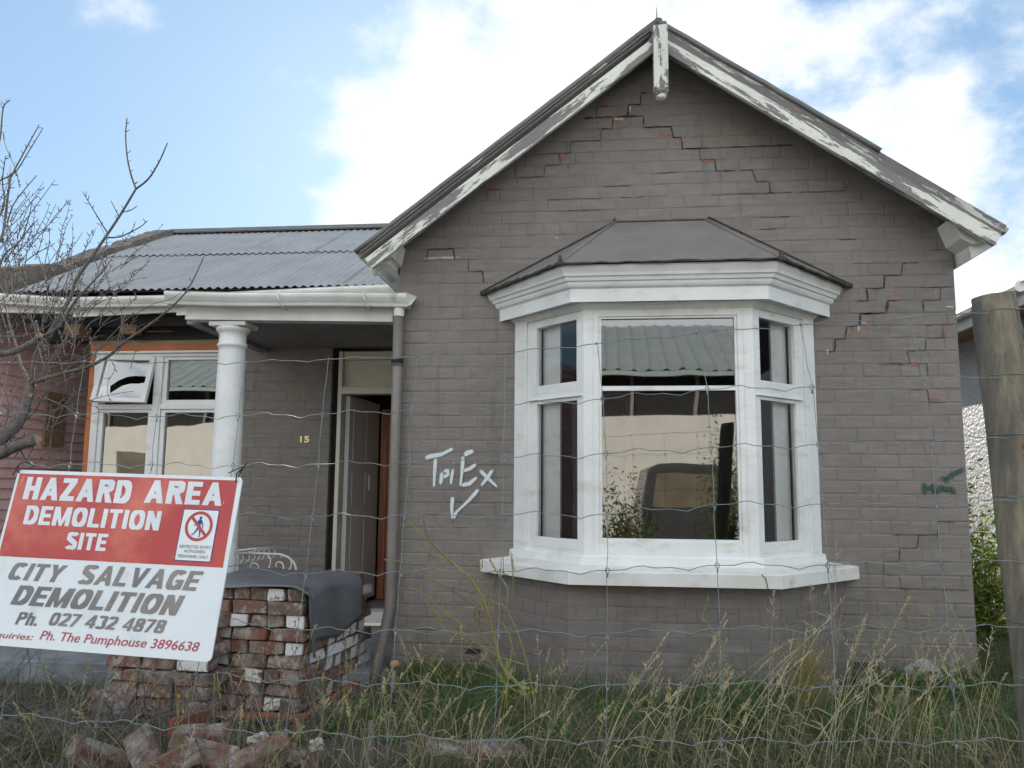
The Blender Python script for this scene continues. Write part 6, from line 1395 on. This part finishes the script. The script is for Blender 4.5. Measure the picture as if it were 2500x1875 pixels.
# thicket of dead twigs at the lower left
mb = MB(); rq = random.Random(5)
for i in range(650):
    x = rq.uniform(-3.4, -1.2); y = rq.uniform(-2.9, -1.0)
    if x > -1.75 and y < -1.6 and rq.random() < .7: continue
    z = gz(x, y); ang = rq.uniform(0, 6.28); el = rq.uniform(.1, 1.3); l = rq.uniform(.15, .5)
    d = Vector((math.cos(ang)*math.cos(el), math.sin(ang)*math.cos(el), math.sin(el))); p = [Vector((x, y, z+rq.uniform(0, .18)))]
    for k in range(4): d = (d+Vector((rq.uniform(-.35, .35), rq.uniform(-.35, .35), rq.uniform(-.45, .15)))).normalized(); p.append(p[-1]+d*l/4)
    mb.tube(p, [.0028, .0024, .002, .0015, .001], 4, caps=False)
o = mb.build('dead_twigs', 'bark'); tag(o, 'tangle of dead grey twigs under the sign', kind='stuff')
# dry seed weed against the bay base
def weed(name, uv, Y, spread, n, palette, label, cat, leaf=.012, stem_h=.3, seed=3, tall=.0, pos=None, base_z=None):
    r_ = random.Random(seed); root = Vector(pos) if pos else at(*uv, Y); e = empty(name, (root.x, root.y, gz(root.x, root.y) if base_z is None else base_z)); tag(e, label, cat); mw_ = e.matrix_world.copy(); base = e.location.copy()
    st = MB(); vs = []; fs = []; cl = []
    for i in range(int(n/12)):
        d = Vector((r_.gauss(0, spread[0]), r_.gauss(0, spread[0]*.7), 0)); tip = Vector((root.x, root.y, root.z))+d+Vector((0, 0, r_.gauss(0, spread[1]))); mid = base.lerp(tip, .5)+Vector((r_.uniform(-.02, .02), 0, .02)); st.tube([base, mid, tip], [.0022, .0016, .001], 4)
        for k in range(12):
            c = mid.lerp(tip, r_.uniform(.3, 1.1))+Vector([r_.gauss(0, leaf*1.4) for _ in range(3)]); a = Vector([r_.gauss(0, 1) for _ in range(3)]).normalized(); b_ = a.orthogonal().normalized(); s_ = leaf*r_.uniform(.5, 1.1); o0 = len(vs)
            vs += [c-a*s_, c+b_*s_*.35, c+a*s_, c-b_*s_*.35]; fs.append((o0, o0+1, o0+2, o0+3)); col_ = palette[r_.randrange(len(palette))]; cl += [col_]*4
    o = st.build('stem', 'rose', e); o.matrix_parent_inverse = mw_.inverted()
    mb2 = MB(); mb2.add(vs, fs); o = mb2.build('foliage', 'blade', e); o.matrix_parent_inverse = mw_.inverted()
    ca = o.data.color_attributes.new('Col', 'FLOAT_COLOR', 'POINT'); a = np.ones((len(cl), 4), 'f'); a[:, :3] = cl; ca.data.foreach_set('color', a.ravel())
weed('seeding_weed', b3(800, 920), -1.5, (.07, .055), 1100, [(.30, .25, .08), (.22, .20, .07), (.38, .31, .12)], 'mustard-brown seeding weed standing before the bay base', 'weed', .007)
weed('leafy_shrub', b3(1960, 520), 1.6, (.18, .42), 4200, [(.16, .27, .03), (.11, .19, .025), (.28, .36, .06), (.07, .12, .03)], 'sunlit bright green shrub between the two houses by the post', 'shrub', .036, seed=9)
weed('broadleaf_weed', b3(340, 1320), -2.0, (.10, .035), 300, [(.05, .10, .025), (.07, .12, .035)], 'low broad-leaved green weed in the grass before the bay', 'weed', .03, seed=12)
for i, (u, v, Y) in enumerate(((1120, 1690, -1.2), (1560, 1760, -1.9), (2010, 1700, -1.2), (2230, 1660, -.6), (1360, 1800, -2.4), (960, 1760, -1.9), (2330, 1780, -2.2))):
    weed('broadleaf_weed', (u, v), Y, (.09, .035), 170, [(.06, .12, .025), (.08, .15, .035), (.10, .14, .05)], ['dark leafy weed left of the rose bush foot', 'leafy weed under the middle of the bay sill', 'leafy weed at the right-hand foot of the bay', 'leafy green weed beside the pale stone', 'leafy weed low in the centre foreground', 'leafy weed right of the brick rubble', 'leafy weed near the foot of the wooden post'][i], 'weed', .022, seed=40+i)
weed('verge_shrub', None, 0, (.24, .36), 3600, [(.06, .10, .03), (.04, .07, .02), (.10, .13, .04)], 'bushy green shrub mirrored low at the left of the big bay pane', 'shrub', .045, seed=51, pos=(.35, -7.3, .45), base_z=-.36)
weed('verge_shrub', None, 0, (.16, .62), 2600, [(.06, .10, .03), (.04, .07, .02), (.10, .13, .04)], 'tall thin shrub mirrored at the right edge of the big bay pane', 'shrub', .04, seed=52, pos=(1.85, -7.5, 1.0), base_z=-.36)
# yellow flowers
P = np.array([tuple(at(*q, Y)) for q, Y in ((b2(1065, 1160), -1.7), (b2(1125, 1155), -1.6), (b2(1210, 1135), -1.6), (b2(1345, 1138), -1.5), (b2(750, 1060), -1.4), (b2(622, 1560), -2.3), (b2(1070, 1135), -1.6), (b2(1240, 1165), -1.6), (b1(1160, 1185), -2.0))])
mb = MB()
for p in [Vector(q_) for q_ in P]:
    for k in range(5): a = R(72*k); mb.add([p, p+Vector((.006*math.cos(a), -.003, .006*math.sin(a))), p+Vector((.010*math.cos(a+.4), -.004, .010*math.sin(a+.4))), p+Vector((.006*math.cos(a+.8), -.003, .006*math.sin(a+.8)))], [(0, 1, 2, 3)])
    mb.tube([p, Vector((p.x+.01, p.y, gz(p.x, p.y)))], .001, 4)
M['yellow'] = simple('yellow_petal', (.6, .5, .03), (.5, .42, .03), 9, .6, 0)
tag(mb.build('yellow_flowers', 'yellow'), 'tiny yellow wildflowers scattered in the grass', kind='stuff')
# parent inverse bookkeeping done; make sure nothing is selected or hidden
bpy.context.view_layer.update()
